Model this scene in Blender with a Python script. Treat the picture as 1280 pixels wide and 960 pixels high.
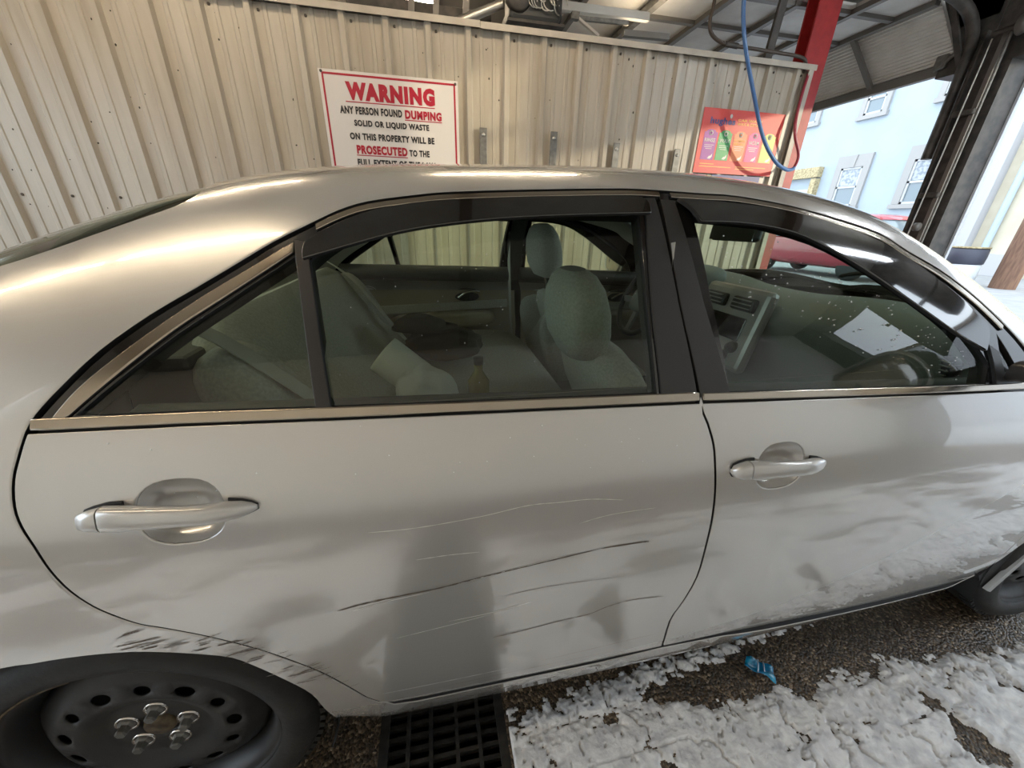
import bpy, bmesh, math, random
import numpy as np
from mathutils import Vector, Matrix, Euler
from mathutils.geometry import delaunay_2d_cdt

for _o in list(bpy.data.objects):
    bpy.data.objects.remove(_o, do_unlink=True)
SC = bpy.context.scene
COL = SC.collection
random.seed(7)
RNG = np.random.default_rng(11)

# ------------------------------------------------------------------ camera
CAM_POS = (0.609, -0.472, 1.289)
CAM_YAW, CAM_PITCH, CAM_ROLL, FOCAL_PX = 0.2116, 0.4094, 0.0250, 463.4
_f = Vector((math.sin(CAM_YAW) * math.cos(CAM_PITCH), math.cos(CAM_YAW) * math.cos(CAM_PITCH), -math.sin(CAM_PITCH)))
_r = Vector((math.cos(CAM_YAW), -math.sin(CAM_YAW), 0.0))
_u = _r.cross(_f)
_r2 = _r * math.cos(CAM_ROLL) + _u * math.sin(CAM_ROLL)
_u2 = _u * math.cos(CAM_ROLL) - _r * math.sin(CAM_ROLL)
cam_data = bpy.data.cameras.new('camera')
cam_data.sensor_fit = 'HORIZONTAL'
cam_data.sensor_width = 36.0
cam_data.lens = FOCAL_PX / 1280.0 * 36.0
cam_data.clip_start = 0.02
cam_data.clip_end = 300
cam = bpy.data.objects.new('camera', cam_data)
COL.objects.link(cam)
_m = Matrix((_r2, _u2, -_f)).transposed().to_4x4()
_m.translation = Vector(CAM_POS)
cam.matrix_world = _m
SC.camera = cam

# ------------------------------------------------------------------ world, sun, exposure
world = bpy.data.worlds.new('sky')
SC.world = world
world.use_nodes = True
_bg = world.node_tree.nodes['Background']
_bg.inputs['Color'].default_value = (0.80, 0.90, 1.0, 1)
_bg.inputs['Strength'].default_value = 3.0
sun_d = bpy.data.lights.new('sun', 'SUN')
sun_d.energy = 1.6
sun_d.color = (1.0, 0.86, 0.62)
sun_d.angle = math.radians(1.2)
sun = bpy.data.objects.new('sun', sun_d)
COL.objects.link(sun)
sun.location = (12, -8, 4)
sun.rotation_euler = Vector((-1.0, 1.0, -0.214)).to_track_quat('-Z', 'Y').to_euler()
LAMP_COLOR = (1.0, 0.80, 0.56)
LAMP_STRENGTH = 85.0
COOL_COLOR = (0.86, 0.93, 1.0)
SC.view_settings.view_transform = 'Standard'
SC.view_settings.look = 'None'
SC.view_settings.exposure = 0.35
SC.view_settings.gamma = 1.0
SC.view_settings.use_curve_mapping = False


# ------------------------------------------------------------------ materials
MATS = {}


def mat(name, col, rough=0.5, metal=0.0, coat=0.0, col2=None, nscale=8.0, nmap=(1, 1, 1), nlo=0.35, nhi=0.65,
        bump=0.0, bscale=60.0, bdist=0.002, emit=None, estr=0.0, spec=0.5, rough2=None, voronoi=False, coat_rough=0.03):
    if name in MATS:
        return MATS[name]
    m = bpy.data.materials.new(name)
    m.use_nodes = True
    nt = m.node_tree
    b = nt.nodes['Principled BSDF']
    b.inputs['Base Color'].default_value = (*col, 1)
    b.inputs['Roughness'].default_value = rough
    b.inputs['Metallic'].default_value = metal
    b.inputs['Coat Weight'].default_value = coat
    b.inputs['Coat Roughness'].default_value = coat_rough
    b.inputs['Coat IOR'].default_value = 1.7
    b.inputs['Specular IOR Level'].default_value = spec
    if emit:
        b.inputs['Emission Color'].default_value = (*emit, 1)
        b.inputs['Emission Strength'].default_value = estr
    if col2 is not None or bump > 0:
        tc = nt.nodes.new('ShaderNodeTexCoord')
        mp = nt.nodes.new('ShaderNodeMapping')
        mp.inputs['Scale'].default_value = nmap
        nt.links.new(tc.outputs['Object'], mp.inputs['Vector'])
    if col2 is not None:
        if voronoi:
            nz = nt.nodes.new('ShaderNodeTexVoronoi')
            nz.inputs['Scale'].default_value = nscale
            nt.links.new(mp.outputs['Vector'], nz.inputs['Vector'])
            sep = nt.nodes.new('ShaderNodeSeparateColor')
            nt.links.new(nz.outputs['Color'], sep.inputs['Color'])
            fac = sep.outputs['Red']
        else:
            nz = nt.nodes.new('ShaderNodeTexNoise')
            nz.inputs['Scale'].default_value = nscale
            nz.inputs['Detail'].default_value = 5
            nt.links.new(mp.outputs['Vector'], nz.inputs['Vector'])
            fac = nz.outputs['Fac']
        rp = nt.nodes.new('ShaderNodeValToRGB')
        rp.color_ramp.elements[0].position = nlo
        rp.color_ramp.elements[1].position = nhi
        rp.color_ramp.elements[0].color = (*col, 1)
        rp.color_ramp.elements[1].color = (*col2, 1)
        nt.links.new(fac, rp.inputs['Fac'])
        nt.links.new(rp.outputs['Color'], b.inputs['Base Color'])
        if rough2 is not None:
            mr = nt.nodes.new('ShaderNodeMapRange')
            mr.inputs['From Min'].default_value = nlo
            mr.inputs['From Max'].default_value = nhi
            mr.inputs['To Min'].default_value = rough
            mr.inputs['To Max'].default_value = rough2
            nt.links.new(fac, mr.inputs['Value'])
            nt.links.new(mr.outputs['Result'], b.inputs['Roughness'])
    if bump > 0:
        n2 = nt.nodes.new('ShaderNodeTexNoise')
        n2.inputs['Scale'].default_value = bscale
        n2.inputs['Detail'].default_value = 4
        nt.links.new(tc.outputs['Object'], n2.inputs['Vector'])
        bp = nt.nodes.new('ShaderNodeBump')
        bp.inputs['Strength'].default_value = bump
        bp.inputs['Distance'].default_value = bdist
        nt.links.new(n2.outputs['Fac'], bp.inputs['Height'])
        nt.links.new(bp.outputs['Normal'], b.inputs['Normal'])
    MATS[name] = m
    return m


def glass_mat(name, tint, refl=1.5, rough=0.0):
    m = bpy.data.materials.new(name)
    m.use_nodes = True
    nt = m.node_tree
    nt.nodes.clear()
    out = nt.nodes.new('ShaderNodeOutputMaterial')
    mix = nt.nodes.new('ShaderNodeMixShader')
    tr = nt.nodes.new('ShaderNodeBsdfTransparent')
    tr.inputs['Color'].default_value = (*tint, 1)
    gl = nt.nodes.new('ShaderNodeBsdfGlossy')
    gl.inputs['Roughness'].default_value = rough
    gl.inputs['Color'].default_value = (1, 1, 1, 1)
    # Schlick by surface angle, the same on both faces of the pane
    geo = nt.nodes.new('ShaderNodeNewGeometry')
    dot = nt.nodes.new('ShaderNodeVectorMath')
    dot.operation = 'DOT_PRODUCT'
    nt.links.new(geo.outputs['Normal'], dot.inputs[0])
    nt.links.new(geo.outputs['Incoming'], dot.inputs[1])
    ab = nt.nodes.new('ShaderNodeMath')
    ab.operation = 'ABSOLUTE'
    nt.links.new(dot.outputs['Value'], ab.inputs[0])
    om = nt.nodes.new('ShaderNodeMath')
    om.operation = 'SUBTRACT'
    om.inputs[0].default_value = 1.0
    nt.links.new(ab.outputs[0], om.inputs[1])
    pw = nt.nodes.new('ShaderNodeMath')
    pw.operation = 'POWER'
    pw.inputs[1].default_value = 5.0
    nt.links.new(om.outputs[0], pw.inputs[0])
    ma = nt.nodes.new('ShaderNodeMath')
    ma.operation = 'MULTIPLY_ADD'
    r0 = ((refl - 1) / (refl + 1)) ** 2 * 1.4
    ma.inputs[1].default_value = 1 - r0
    ma.inputs[2].default_value = r0
    nt.links.new(pw.outputs[0], ma.inputs[0])
    nt.links.new(ma.outputs[0], mix.inputs[0])
    nt.links.new(tr.outputs[0], mix.inputs[1])
    nt.links.new(gl.outputs[0], mix.inputs[2])
    nt.links.new(mix.outputs[0], out.inputs['Surface'])
    MATS[name] = m
    return m


mat('paint', (0.70, 0.685, 0.66), rough=0.26, metal=0.50, coat=1.0, coat_rough=0.02)
mat('paint_plain', (0.66, 0.65, 0.625), rough=0.28, metal=0.42, coat=1.0)
mat('gloss_black', (0.012, 0.012, 0.013), rough=0.12, coat=0.6)
mat('satin_black', (0.035, 0.033, 0.032), rough=0.42)
mat('rubber_and_gap_shade', (0.014, 0.014, 0.015), rough=0.7, bump=0.3, bscale=200)
mat('tyre', (0.010, 0.010, 0.0105), rough=0.6, col2=(0.02, 0.019, 0.017), nscale=14, bump=0.35, bscale=90)
mat('steel_wheel', (0.014, 0.014, 0.0155), rough=0.4, col2=(0.03, 0.028, 0.026), nscale=9, rough2=0.6)
mat('rust', (0.05, 0.032, 0.02), rough=0.8, col2=(0.13, 0.10, 0.055), nscale=60)
mat('chrome', (0.72, 0.69, 0.65), rough=0.10, metal=1.0)
mat('chrome_trim', (0.50, 0.45, 0.38), rough=0.16, metal=1.0)
mat('visor_smoke', (0.010, 0.010, 0.010), rough=0.06, coat=1.0)
glass_mat('car_glass', (0.77, 0.86, 0.77))
glass_mat('clear_glass', (0.80, 0.88, 0.84))
mat('scratch_dark', (0.12, 0.095, 0.075), rough=0.8)
mat('scratch_light', (0.66, 0.65, 0.62), rough=0.7)
mat('primer', (0.30, 0.28, 0.26), rough=0.8)
mat('seat_fabric', (0.34, 0.34, 0.30), rough=0.95, col2=(0.42, 0.42, 0.375), nscale=160, bump=0.3, bscale=500)
mat('trim_beige', (0.34, 0.30, 0.23), rough=0.75, bump=0.2, bscale=300)
mat('trim_grey', (0.045, 0.045, 0.04), rough=0.6)
mat('dash_grey', (0.20, 0.225, 0.21), rough=0.65, bump=0.25, bscale=350)
mat('dash_dark', (0.035, 0.037, 0.037), rough=0.45)
mat('belt_web', (0.42, 0.42, 0.38), rough=0.8)
mat('screen', (0.006, 0.007, 0.008), rough=0.08)
mat('silver_plastic', (0.42, 0.42, 0.41), rough=0.35, metal=0.5)
mat('headliner', (0.30, 0.28, 0.24), rough=0.95)
mat('underbody', (0.02, 0.02, 0.02), rough=0.8)
mat('wall_metal', (0.45, 0.405, 0.33), rough=0.36, col2=(0.36, 0.31, 0.24), nscale=2.2, nmap=(5, 5, 0.6), nlo=0.38, nhi=0.75)
mat('wall_cap', (0.52, 0.475, 0.40), rough=0.45, col2=(0.42, 0.375, 0.31), nscale=6)
mat('screw', (0.10, 0.085, 0.07), rough=0.6, metal=0.4)
mat('dirt', (0.05, 0.045, 0.035), rough=0.9)
mat('galv', (0.22, 0.215, 0.20), rough=0.5, metal=0.6, col2=(0.15, 0.145, 0.13), nscale=30)
mat('galv_bright', (0.62, 0.60, 0.55), rough=0.35, metal=0.8)
mat('steel_dark', (0.040, 0.037, 0.034), rough=0.55, metal=0.2, col2=(0.085, 0.075, 0.065), nscale=12)
mat('steel_mid', (0.20, 0.19, 0.175), rough=0.5, metal=0.4)
mat('red_paint', (0.42, 0.030, 0.030), rough=0.45, col2=(0.33, 0.022, 0.022), nscale=12)
mat('sign_white', (0.66, 0.625, 0.59), rough=0.35)
mat('sign_red', (0.38, 0.007, 0.028), rough=0.4)
mat('sign_black', (0.018, 0.016, 0.018), rough=0.4)
mat('sign_orange', (0.64, 0.036, 0.02), rough=0.4)
mat('sign_navy', (0.035, 0.035, 0.20), rough=0.4)
mat('sign_yellow', (0.95, 0.50, 0.10), rough=0.4)
mat('sign_purple', (0.30, 0.04, 0.30), rough=0.4)
mat('sign_green', (0.035, 0.32, 0.08), rough=0.4)
mat('sign_amber', (0.80, 0.22, 0.07), rough=0.4)
mat('sign_pink', (0.70, 0.05, 0.25), rough=0.4)
mat('sign_lime', (0.55, 0.60, 0.13), rough=0.4)
mat('blue_hose', (0.06, 0.17, 0.42), rough=0.35, coat=0.4)
mat('red_hose', (0.32, 0.03, 0.05), rough=0.4, coat=0.3)
mat('brown_hose', (0.075, 0.055, 0.042), rough=0.5)
mat('door_panel', (0.72, 0.72, 0.69), rough=0.5, col2=(0.62, 0.61, 0.58), nscale=5)
mat('dark_wood', (0.10, 0.065, 0.04), rough=0.8)
mat('ceiling_tin', (0.42, 0.40, 0.36), rough=0.6, col2=(0.33, 0.31, 0.27), nscale=3)
mat('concrete_block', (0.25, 0.24, 0.225), rough=0.85, col2=(0.33, 0.315, 0.295), nscale=7, bump=0.3, bscale=80)
mat('white_panel', (0.80, 0.78, 0.73), rough=0.45, col2=(0.70, 0.68, 0.62), nscale=2, nmap=(3, 3, 0.5))
mat('asphalt_out', (0.27, 0.28, 0.29), rough=0.9, col2=(0.34, 0.345, 0.35), nscale=3)
mat('house_wall', (0.39, 0.455, 0.515), rough=0.8, col2=(0.37, 0.435, 0.49), nscale=1.2)
mat('house_trim', (0.36, 0.355, 0.345), rough=0.8)
mat('house_frame', (0.52, 0.54, 0.55), rough=0.5)
mat('house_pane', (0.16, 0.21, 0.24), rough=0.10, coat=0.5)
mat('curtain', (0.45, 0.48, 0.51), rough=0.9, col2=(0.26, 0.30, 0.34), nscale=9, nlo=0.45, nhi=0.6)
mat('cream_wall', (0.66, 0.61, 0.48), rough=0.85, col2=(0.60, 0.55, 0.42), nscale=2)
mat('grey_wall', (0.50, 0.50, 0.51), rough=0.85)
mat('white_wall', (0.66, 0.69, 0.72), rough=0.8)
mat('pale_blue_pipe', (0.46, 0.56, 0.68), rough=0.5)
mat('pole_wood', (0.24, 0.14, 0.09), rough=0.9, col2=(0.15, 0.085, 0.06), nscale=7, nmap=(4, 4, 0.5), bump=0.4, bscale=25)
mat('barrel_dark', (0.06, 0.065, 0.09), rough=0.6)
mat('barrel_white', (0.66, 0.70, 0.74), rough=0.6)
mat('red_car', (0.30, 0.010, 0.028), rough=0.25, coat=0.8)
mat('ornate', (0.50, 0.42, 0.25), rough=0.8, col2=(0.30, 0.24, 0.13), nscale=14, nlo=0.45, nhi=0.6, bump=0.6, bscale=20, bdist=0.02)
mat('paper', (0.80, 0.84, 0.82), rough=0.9, bump=0.2, bscale=150)
mat('cardboard', (0.33, 0.22, 0.12), rough=0.9)
mat('plastic_bag', (0.72, 0.75, 0.76), rough=0.35, bump=0.5, bscale=35, bdist=0.01)
mat('bag_print', (0.25, 0.30, 0.42), rough=0.4)
mat('hat_cloth', (0.05, 0.042, 0.03), rough=0.95)
mat('bottle_amber', (0.30, 0.26, 0.10), rough=0.25)
mat('wrapper_blue', (0.01, 0.36, 0.62), rough=0.2, coat=0.6, col2=(0.02, 0.20, 0.42), nscale=30)
mat('foil', (0.55, 0.72, 0.82), rough=0.2, metal=0.6)
mat('grate_iron', (0.010, 0.010, 0.010), rough=0.7, col2=(0.03, 0.026, 0.022), nscale=40)
mat('pit', (0.006, 0.006, 0.006), rough=0.6)
mat('pink_lens', (0.75, 0.05, 0.18), rough=0.15, coat=1.0)
mat('lamp_glow', (0.9, 0.9, 0.9), emit=LAMP_COLOR, estr=LAMP_STRENGTH)
mat('fill_glow_cool', (0.9, 0.9, 0.9), emit=COOL_COLOR, estr=LAMP_STRENGTH * 1.1)
mat('lamp_glow_dim', (0.9, 0.9, 0.9), emit=LAMP_COLOR, estr=LAMP_STRENGTH * 0.65)
mat('lamp_case', (0.6, 0.6, 0.58), rough=0.5)
mat('water', (0.85, 0.87, 0.88), rough=0.03, coat=1.0, metal=0.3)


def floor_material():
    m = bpy.data.materials.new('wet_aggregate')
    m.use_nodes = True
    nt = m.node_tree
    b = nt.nodes['Principled BSDF']
    tc = nt.nodes.new('ShaderNodeTexCoord')
    vo = nt.nodes.new('ShaderNodeTexVoronoi')
    vo.inputs['Scale'].default_value = 150
    nt.links.new(tc.outputs['Object'], vo.inputs['Vector'])
    sp = nt.nodes.new('ShaderNodeSeparateColor')
    nt.links.new(vo.outputs['Color'], sp.inputs['Color'])
    rp = nt.nodes.new('ShaderNodeValToRGB')
    e = rp.color_ramp.elements
    e[0].position, e[0].color = 0.0, (0.030, 0.022, 0.015, 1)
    e[1].position, e[1].color = 1.0, (0.46, 0.37, 0.26, 1)
    for p, c in ((0.45, (0.085, 0.060, 0.038, 1)), (0.75, (0.15, 0.108, 0.068, 1)), (0.92, (0.27, 0.205, 0.135, 1))):
        n = e.new(p)
        n.color = c
    nt.links.new(sp.outputs['Red'], rp.inputs['Fac'])
    nz = nt.nodes.new('ShaderNodeTexNoise')
    nz.inputs['Scale'].default_value = 5
    nz.inputs['Detail'].default_value = 4
    nt.links.new(tc.outputs['Object'], nz.inputs['Vector'])
    mx = nt.nodes.new('ShaderNodeMix')
    mx.data_type = 'RGBA'
    mx.blend_type = 'MULTIPLY'
    mx.inputs['Factor'].default_value = 0.7
    rp2 = nt.nodes.new('ShaderNodeValToRGB')
    rp2.color_ramp.elements[0].color = (0.45, 0.40, 0.36, 1)
    rp2.color_ramp.elements[0].position = 0.35
    rp2.color_ramp.elements[1].color = (1, 1, 1, 1)
    rp2.color_ramp.elements[1].position = 0.65
    nt.links.new(nz.outputs['Fac'], rp2.inputs['Fac'])
    nt.links.new(rp.outputs['Color'], mx.inputs[6])
    nt.links.new(rp2.outputs['Color'], mx.inputs[7])
    nt.links.new(mx.outputs[2], b.inputs['Base Color'])
    b.inputs['Roughness'].default_value = 0.42
    bp = nt.nodes.new('ShaderNodeBump')
    bp.inputs['Strength'].default_value = 0.9
    bp.inputs['Distance'].default_value = 0.004
    bp.invert = True
    nt.links.new(vo.outputs['Distance'], bp.inputs['Height'])
    nt.links.new(bp.outputs['Normal'], b.inputs['Normal'])
    MATS['wet_aggregate'] = m


def foam_material():
    m = bpy.data.materials.new('soap_foam')
    m.use_nodes = True
    nt = m.node_tree
    b = nt.nodes['Principled BSDF']
    tc = nt.nodes.new('ShaderNodeTexCoord')
    nz = nt.nodes.new('ShaderNodeTexNoise')
    nz.inputs['Scale'].default_value = 30
    nz.inputs['Detail'].default_value = 8
    nt.links.new(tc.outputs['Object'], nz.inputs['Vector'])
    rp = nt.nodes.new('ShaderNodeValToRGB')
    rp.color_ramp.elements[0].position = 0.30
    rp.color_ramp.elements[0].color = (0.60, 0.61, 0.64, 1)
    rp.color_ramp.elements[1].position = 0.62
    rp.color_ramp.elements[1].color = (0.94, 0.95, 0.96, 1)
    nt.links.new(nz.outputs['Fac'], rp.inputs['Fac'])
    nt.links.new(rp.outputs['Color'], b.inputs['Base Color'])
    b.inputs['Roughness'].default_value = 0.55
    bp = nt.nodes.new('ShaderNodeBump')
    bp.inputs['Strength'].default_value = 0.5
    bp.inputs['Distance'].default_value = 0.004
    n2 = nt.nodes.new('ShaderNodeTexNoise')
    n2.inputs['Scale'].default_value = 120
    n2.inputs['Detail'].default_value = 6
    nt.links.new(tc.outputs['Object'], n2.inputs['Vector'])
    nt.links.new(n2.outputs['Fac'], bp.inputs['Height'])
    nt.links.new(bp.outputs['Normal'], b.inputs['Normal'])
    MATS['soap_foam'] = m


floor_material()
foam_material()


# ------------------------------------------------------------------ object helpers
def setp(o, label=None, cat=None, group=None, kind=None):
    if label:
        o['label'] = label
    if cat:
        o['category'] = cat
    if group:
        o['group'] = group
    if kind:
        o['kind'] = kind
    return o


def attach(o, parent):
    if parent is not None:
        o.parent = parent
        loc = Matrix.Identity(4)
        p = parent
        chain = []
        while p is not None:
            chain.append(p)
            p = p.parent
        for p in reversed(chain):
            loc = loc @ p.matrix_parent_inverse @ p.matrix_basis
        o.matrix_parent_inverse = loc.inverted()
    return o


def empty(name, loc, label=None, cat=None, group=None):
    o = bpy.data.objects.new(name, None)
    o.empty_display_size = 0.1
    o.location = loc
    COL.objects.link(o)
    return setp(o, label, cat, group)


def link(name, me, parent=None, label=None, cat=None, group=None, kind=None):
    o = bpy.data.objects.new(name, me)
    COL.objects.link(o)
    attach(o, parent)
    return setp(o, label, cat, group, kind)


class MB:
    """collects geometry in world coordinates for one mesh object"""

    def __init__(s):
        s.v, s.f, s.sm = [], [], []

    def add(s, v, f, smooth=False):
        n = len(s.v)
        s.v += [tuple(map(float, p)) for p in v]
        s.f += [tuple(i + n for i in q) for q in f]
        s.sm += [smooth] * len(f)
        return s

    def box(s, c, d, rot=None, bev=0.0):
        x, y, z = d[0] / 2, d[1] / 2, d[2] / 2
        if bev > 0:
            bev = min(bev, x * .9, y * .9, z * .9)
            bm = bmesh.new()
            bmesh.ops.create_cube(bm, size=1)
            bmesh.ops.scale(bm, vec=d, verts=bm.verts)
            bmesh.ops.bevel(bm, geom=bm.edges[:], offset=bev, segments=2, affect='EDGES', profile=0.5)
            vs = [v.co.copy() for v in bm.verts]
            fs = [[v.index for v in f.verts] for f in bm.faces]
            bm.verts.index_update()
            fs = [[v.index for v in f.verts] for f in bm.faces]
            bm.free()
        else:
            vs = [Vector((a * x, b * y, e * z)) for e in (-1, 1) for b in (-1, 1) for a in (-1, 1)]
            fs = [(0, 2, 3, 1), (4, 5, 7, 6), (0, 1, 5, 4), (2, 6, 7, 3), (0, 4, 6, 2), (1, 3, 7, 5)]
        R = Euler(rot).to_matrix() if rot is not None else None
        c = Vector(c)
        s.add([(R @ v if R else v) + c for v in vs], fs)
        return s

    def bar(s, a, b, w, h, up=(0, 0, 1)):
        """rectangular bar from a to b, w sideways, h along up"""
        a, b = Vector(a), Vector(b)
        d = (b - a).normalized()
        sd = d.cross(Vector(up)).normalized()
        u = sd.cross(d)
        vs = [p + sd * i * w / 2 + u * j * h / 2 for p in (a, b) for i, j in ((-1, -1), (1, -1), (1, 1), (-1, 1))]
        s.add(vs, [(0, 3, 2, 1), (4, 5, 6, 7), (0, 1, 5, 4), (1, 2, 6, 5), (2, 3, 7, 6), (3, 0, 4, 7)])
        return s

    def tube(s, pts, r, n=8, cap=True):
        pts = [Vector(p) for p in pts]
        rr = r if isinstance(r, (list, tuple)) else [r] * len(pts)
        t0 = (pts[1] - pts[0]).normalized()
        a = t0.orthogonal().normalized()
        rings = []
        for i, p in enumerate(pts):
            t = (pts[min(i + 1, len(pts) - 1)] - pts[max(i - 1, 0)]).normalized()
            a = (a - t * a.dot(t)).normalized()
            b = t.cross(a)
            rings.append([p + (a * math.cos(k * 2 * math.pi / n) + b * math.sin(k * 2 * math.pi / n)) * rr[i] for k in range(n)])
        vs = [v for q in rings for v in q]
        fs = [(i * n + k, i * n + (k + 1) % n, (i + 1) * n + (k + 1) % n, (i + 1) * n + k) for i in range(len(pts) - 1) for k in range(n)]
        s.add(vs, fs, True)
        if cap:
            s.add(rings[0], [tuple(range(n - 1, -1, -1))])
            s.add(rings[-1], [tuple(range(n))])
        return s

    def lathe(s, prof, origin, axis=(0, 1, 0), n=48, smooth=True, closed=False):
        """prof: list of (radius, along-axis)"""
        o = Vector(origin)
        ax = Vector(axis).normalized()
        a = ax.orthogonal().normalized()
        b = ax.cross(a)
        m = len(prof)
        vs = []
        for k in range(n):
            c_, s_ = math.cos(2 * math.pi * k / n), math.sin(2 * math.pi * k / n)
            for r, t in prof:
                vs.append(o + ax * t + (a * c_ + b * s_) * r)
        mm = m if closed else m - 1
        fs = [(k * m + i, k * m + (i + 1) % m, ((k + 1) % n) * m + (i + 1) % m, ((k + 1) % n) * m + i) for k in range(n) for i in range(mm)]
        s.add(vs, fs, smooth)
        return s

    def prism(s, poly, to3, t):
        """poly: 2d outline (ccw), to3(u, v, w): point at depth w; thickness 0..t"""
        n = len(poly)
        vs = [to3(u, v, 0) for u, v in poly] + [to3(u, v, t) for u, v in poly]
        fs = [tuple(range(n)), tuple(range(2 * n - 1, n - 1, -1))] + [(i, i + n, (i + 1) % n + n, (i + 1) % n) for i in range(n)]
        s.add(vs, fs)
        return s

    def blob(s, c, r, e=0.6, nu=24, nv=14, rot=None):
        """superellipsoid"""
        def pw(x, p):
            return math.copysign(abs(x) ** p, x)
        R = Euler(rot).to_matrix() if rot is not None else Matrix.Identity(3)
        c = Vector(c)
        vs = []
        for j in range(nv + 1):
            ph = -math.pi / 2 + math.pi * j / nv
            for i in range(nu):
                th = 2 * math.pi * i / nu
                vs.append(c + R @ Vector((r[0] * pw(math.cos(ph), e) * pw(math.cos(th), e), r[1] * pw(math.cos(ph), e) * pw(math.sin(th), e), r[2] * pw(math.sin(ph), e))))
        fs = [(j * nu + i, j * nu + (i + 1) % nu, (j + 1) * nu + (i + 1) % nu, (j + 1) * nu + i) for j in range(nv) for i in range(nu)]
        s.add(vs, fs, True)
        return s

    def loft(s, secs, n=28, e=0.5):
        """secs: (center, u-axis half vector, v-axis half vector); rounded-rectangle sections joined, ends capped"""
        rings = []
        for c, u, v in secs:
            c, u, v = Vector(c), Vector(u), Vector(v)
            ring = []
            for k in range(n):
                t = 2 * math.pi * k / n
                a, b = math.cos(t), math.sin(t)
                ring.append(c + u * math.copysign(abs(a) ** e, a) + v * math.copysign(abs(b) ** e, b))
            rings.append(ring)
        vs = [p for q in rings for p in q]
        m = len(secs)
        fs = [(i * n + k, i * n + (k + 1) % n, (i + 1) * n + (k + 1) % n, (i + 1) * n + k) for i in range(m - 1) for k in range(n)]
        s.add(vs, fs, True)
        s.add(rings[0], [tuple(range(n - 1, -1, -1))], True)
        s.add(rings[-1], [tuple(range(n))], True)
        return s

    def mesh(s, name, m):
        me = bpy.data.meshes.new(name)
        me.from_pydata(s.v, [], s.f)
        me.materials.append(MATS[m])
        me.polygons.foreach_set('use_smooth', s.sm)
        bm = bmesh.new()
        bm.from_mesh(me)
        bmesh.ops.recalc_face_normals(bm, faces=bm.faces)
        bm.to_mesh(me)
        bm.free()
        me.update()
        return me

    def build(s, name, m, parent=None, **k):
        return link(name, s.mesh(name, m), parent, **k)


def spline(pts, n=8):
    """Catmull-Rom through points of any dimension"""
    P = [np.array(p, float) for p in pts]
    out = []
    for i in range(len(P) - 1):
        p0, p1, p2, p3 = P[max(i - 1, 0)], P[i], P[i + 1], P[min(i + 2, len(P) - 1)]
        for k in range(n):
            t = k / n
            out.append(tuple(.5 * ((2 * p1) + (-p0 + p2) * t + (2 * p0 - 5 * p1 + 4 * p2 - p3) * t * t + (-p0 + 3 * p1 - 3 * p2 + p3) * t ** 3)))
    out.append(tuple(P[-1]))
    return out


def text_mesh(name, txt, x0, x1, z0, z1, y, m, parent, bold=0.02, thick=0.002, label=None):
    """flat raised lettering facing -Y that fills x0..x1, z0..z1"""
    cu = bpy.data.curves.new('t', 'FONT')
    cu.body = txt
    cu.offset = bold
    cu.extrude = 0.01
    cu.resolution_u = 3
    cu.space_character = 1.0 + bold * 2.6
    ob = bpy.data.objects.new('t', cu)
    COL.objects.link(ob)
    dg = bpy.context.evaluated_depsgraph_get()
    me = bpy.data.meshes.new_from_object(ob.evaluated_get(dg))
    bpy.data.objects.remove(ob, do_unlink=True)
    bpy.data.curves.remove(cu)
    co = np.zeros(len(me.vertices) * 3)
    me.vertices.foreach_get('co', co)
    co = co.reshape(-1, 3)
    a, b = co.min(0), co.max(0)
    q = np.empty_like(co)
    q[:, 0] = x0 + (co[:, 0] - a[0]) / (b[0] - a[0]) * (x1 - x0)
    q[:, 2] = z0 + (co[:, 1] - a[1]) / (b[1] - a[1]) * (z1 - z0)
    q[:, 1] = y - (co[:, 2] - a[2]) / max(b[2] - a[2], 1e-6) * thick
    me.vertices.foreach_set('co', q.ravel())
    me.materials.clear()
    me.materials.append(MATS[m])
    me.name = name
    me.update()
    return link(name, me, parent, label=label)


# ------------------------------------------------------------------ the bay
WALL_Y = 3.24
WALL_TOP = 2.66
WALL_END = 4.17
FRONT_X = 5.80

# floor with the drain trench left open
GX0, GX1, GY0, GY1 = 0.395, 0.735, -1.7, 2.6


def slab(b, x0, x1, y0, y1, z=0.0, t=0.15):
    return b.box(((x0 + x1) / 2, (y0 + y1) / 2, z - t / 2), (x1 - x0, y1 - y0, t))


fb = MB()
slab(fb, -3.6, GX0, -2.7, 7.6)
slab(fb, GX1, 6.0, -2.7, 7.6)
slab(fb, GX0, GX1, -2.7, GY0)
slab(fb, GX0, GX1, GY1, 7.6)
floor = fb.build('floor', 'wet_aggregate', kind='structure', label='wet brown aggregate floor of the wash bay')
pb = MB()
pb.box(((GX0 + GX1) / 2, (GY0 + GY1) / 2, -0.36), (GX1 - GX0 + .1, GY1 - GY0 + .1, 0.02))
for xx in (GX0 - .02, GX1 + .02):
    pb.box((xx, (GY0 + GY1) / 2, -.25), (.03, GY1 - GY0 + .1, .22))
for yy in (GY0 - .02, GY1 + .02):
    pb.box(((GX0 + GX1) / 2, yy, -.25), (GX1 - GX0 + .1, .03, .22))
pb.build('drain_pit', 'pit', floor)

wall_left = empty('wall_left', (1.0, WALL_Y, 0))
setp(wall_left, 'ribbed off-white metal partition beside the car', kind='structure')


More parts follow.
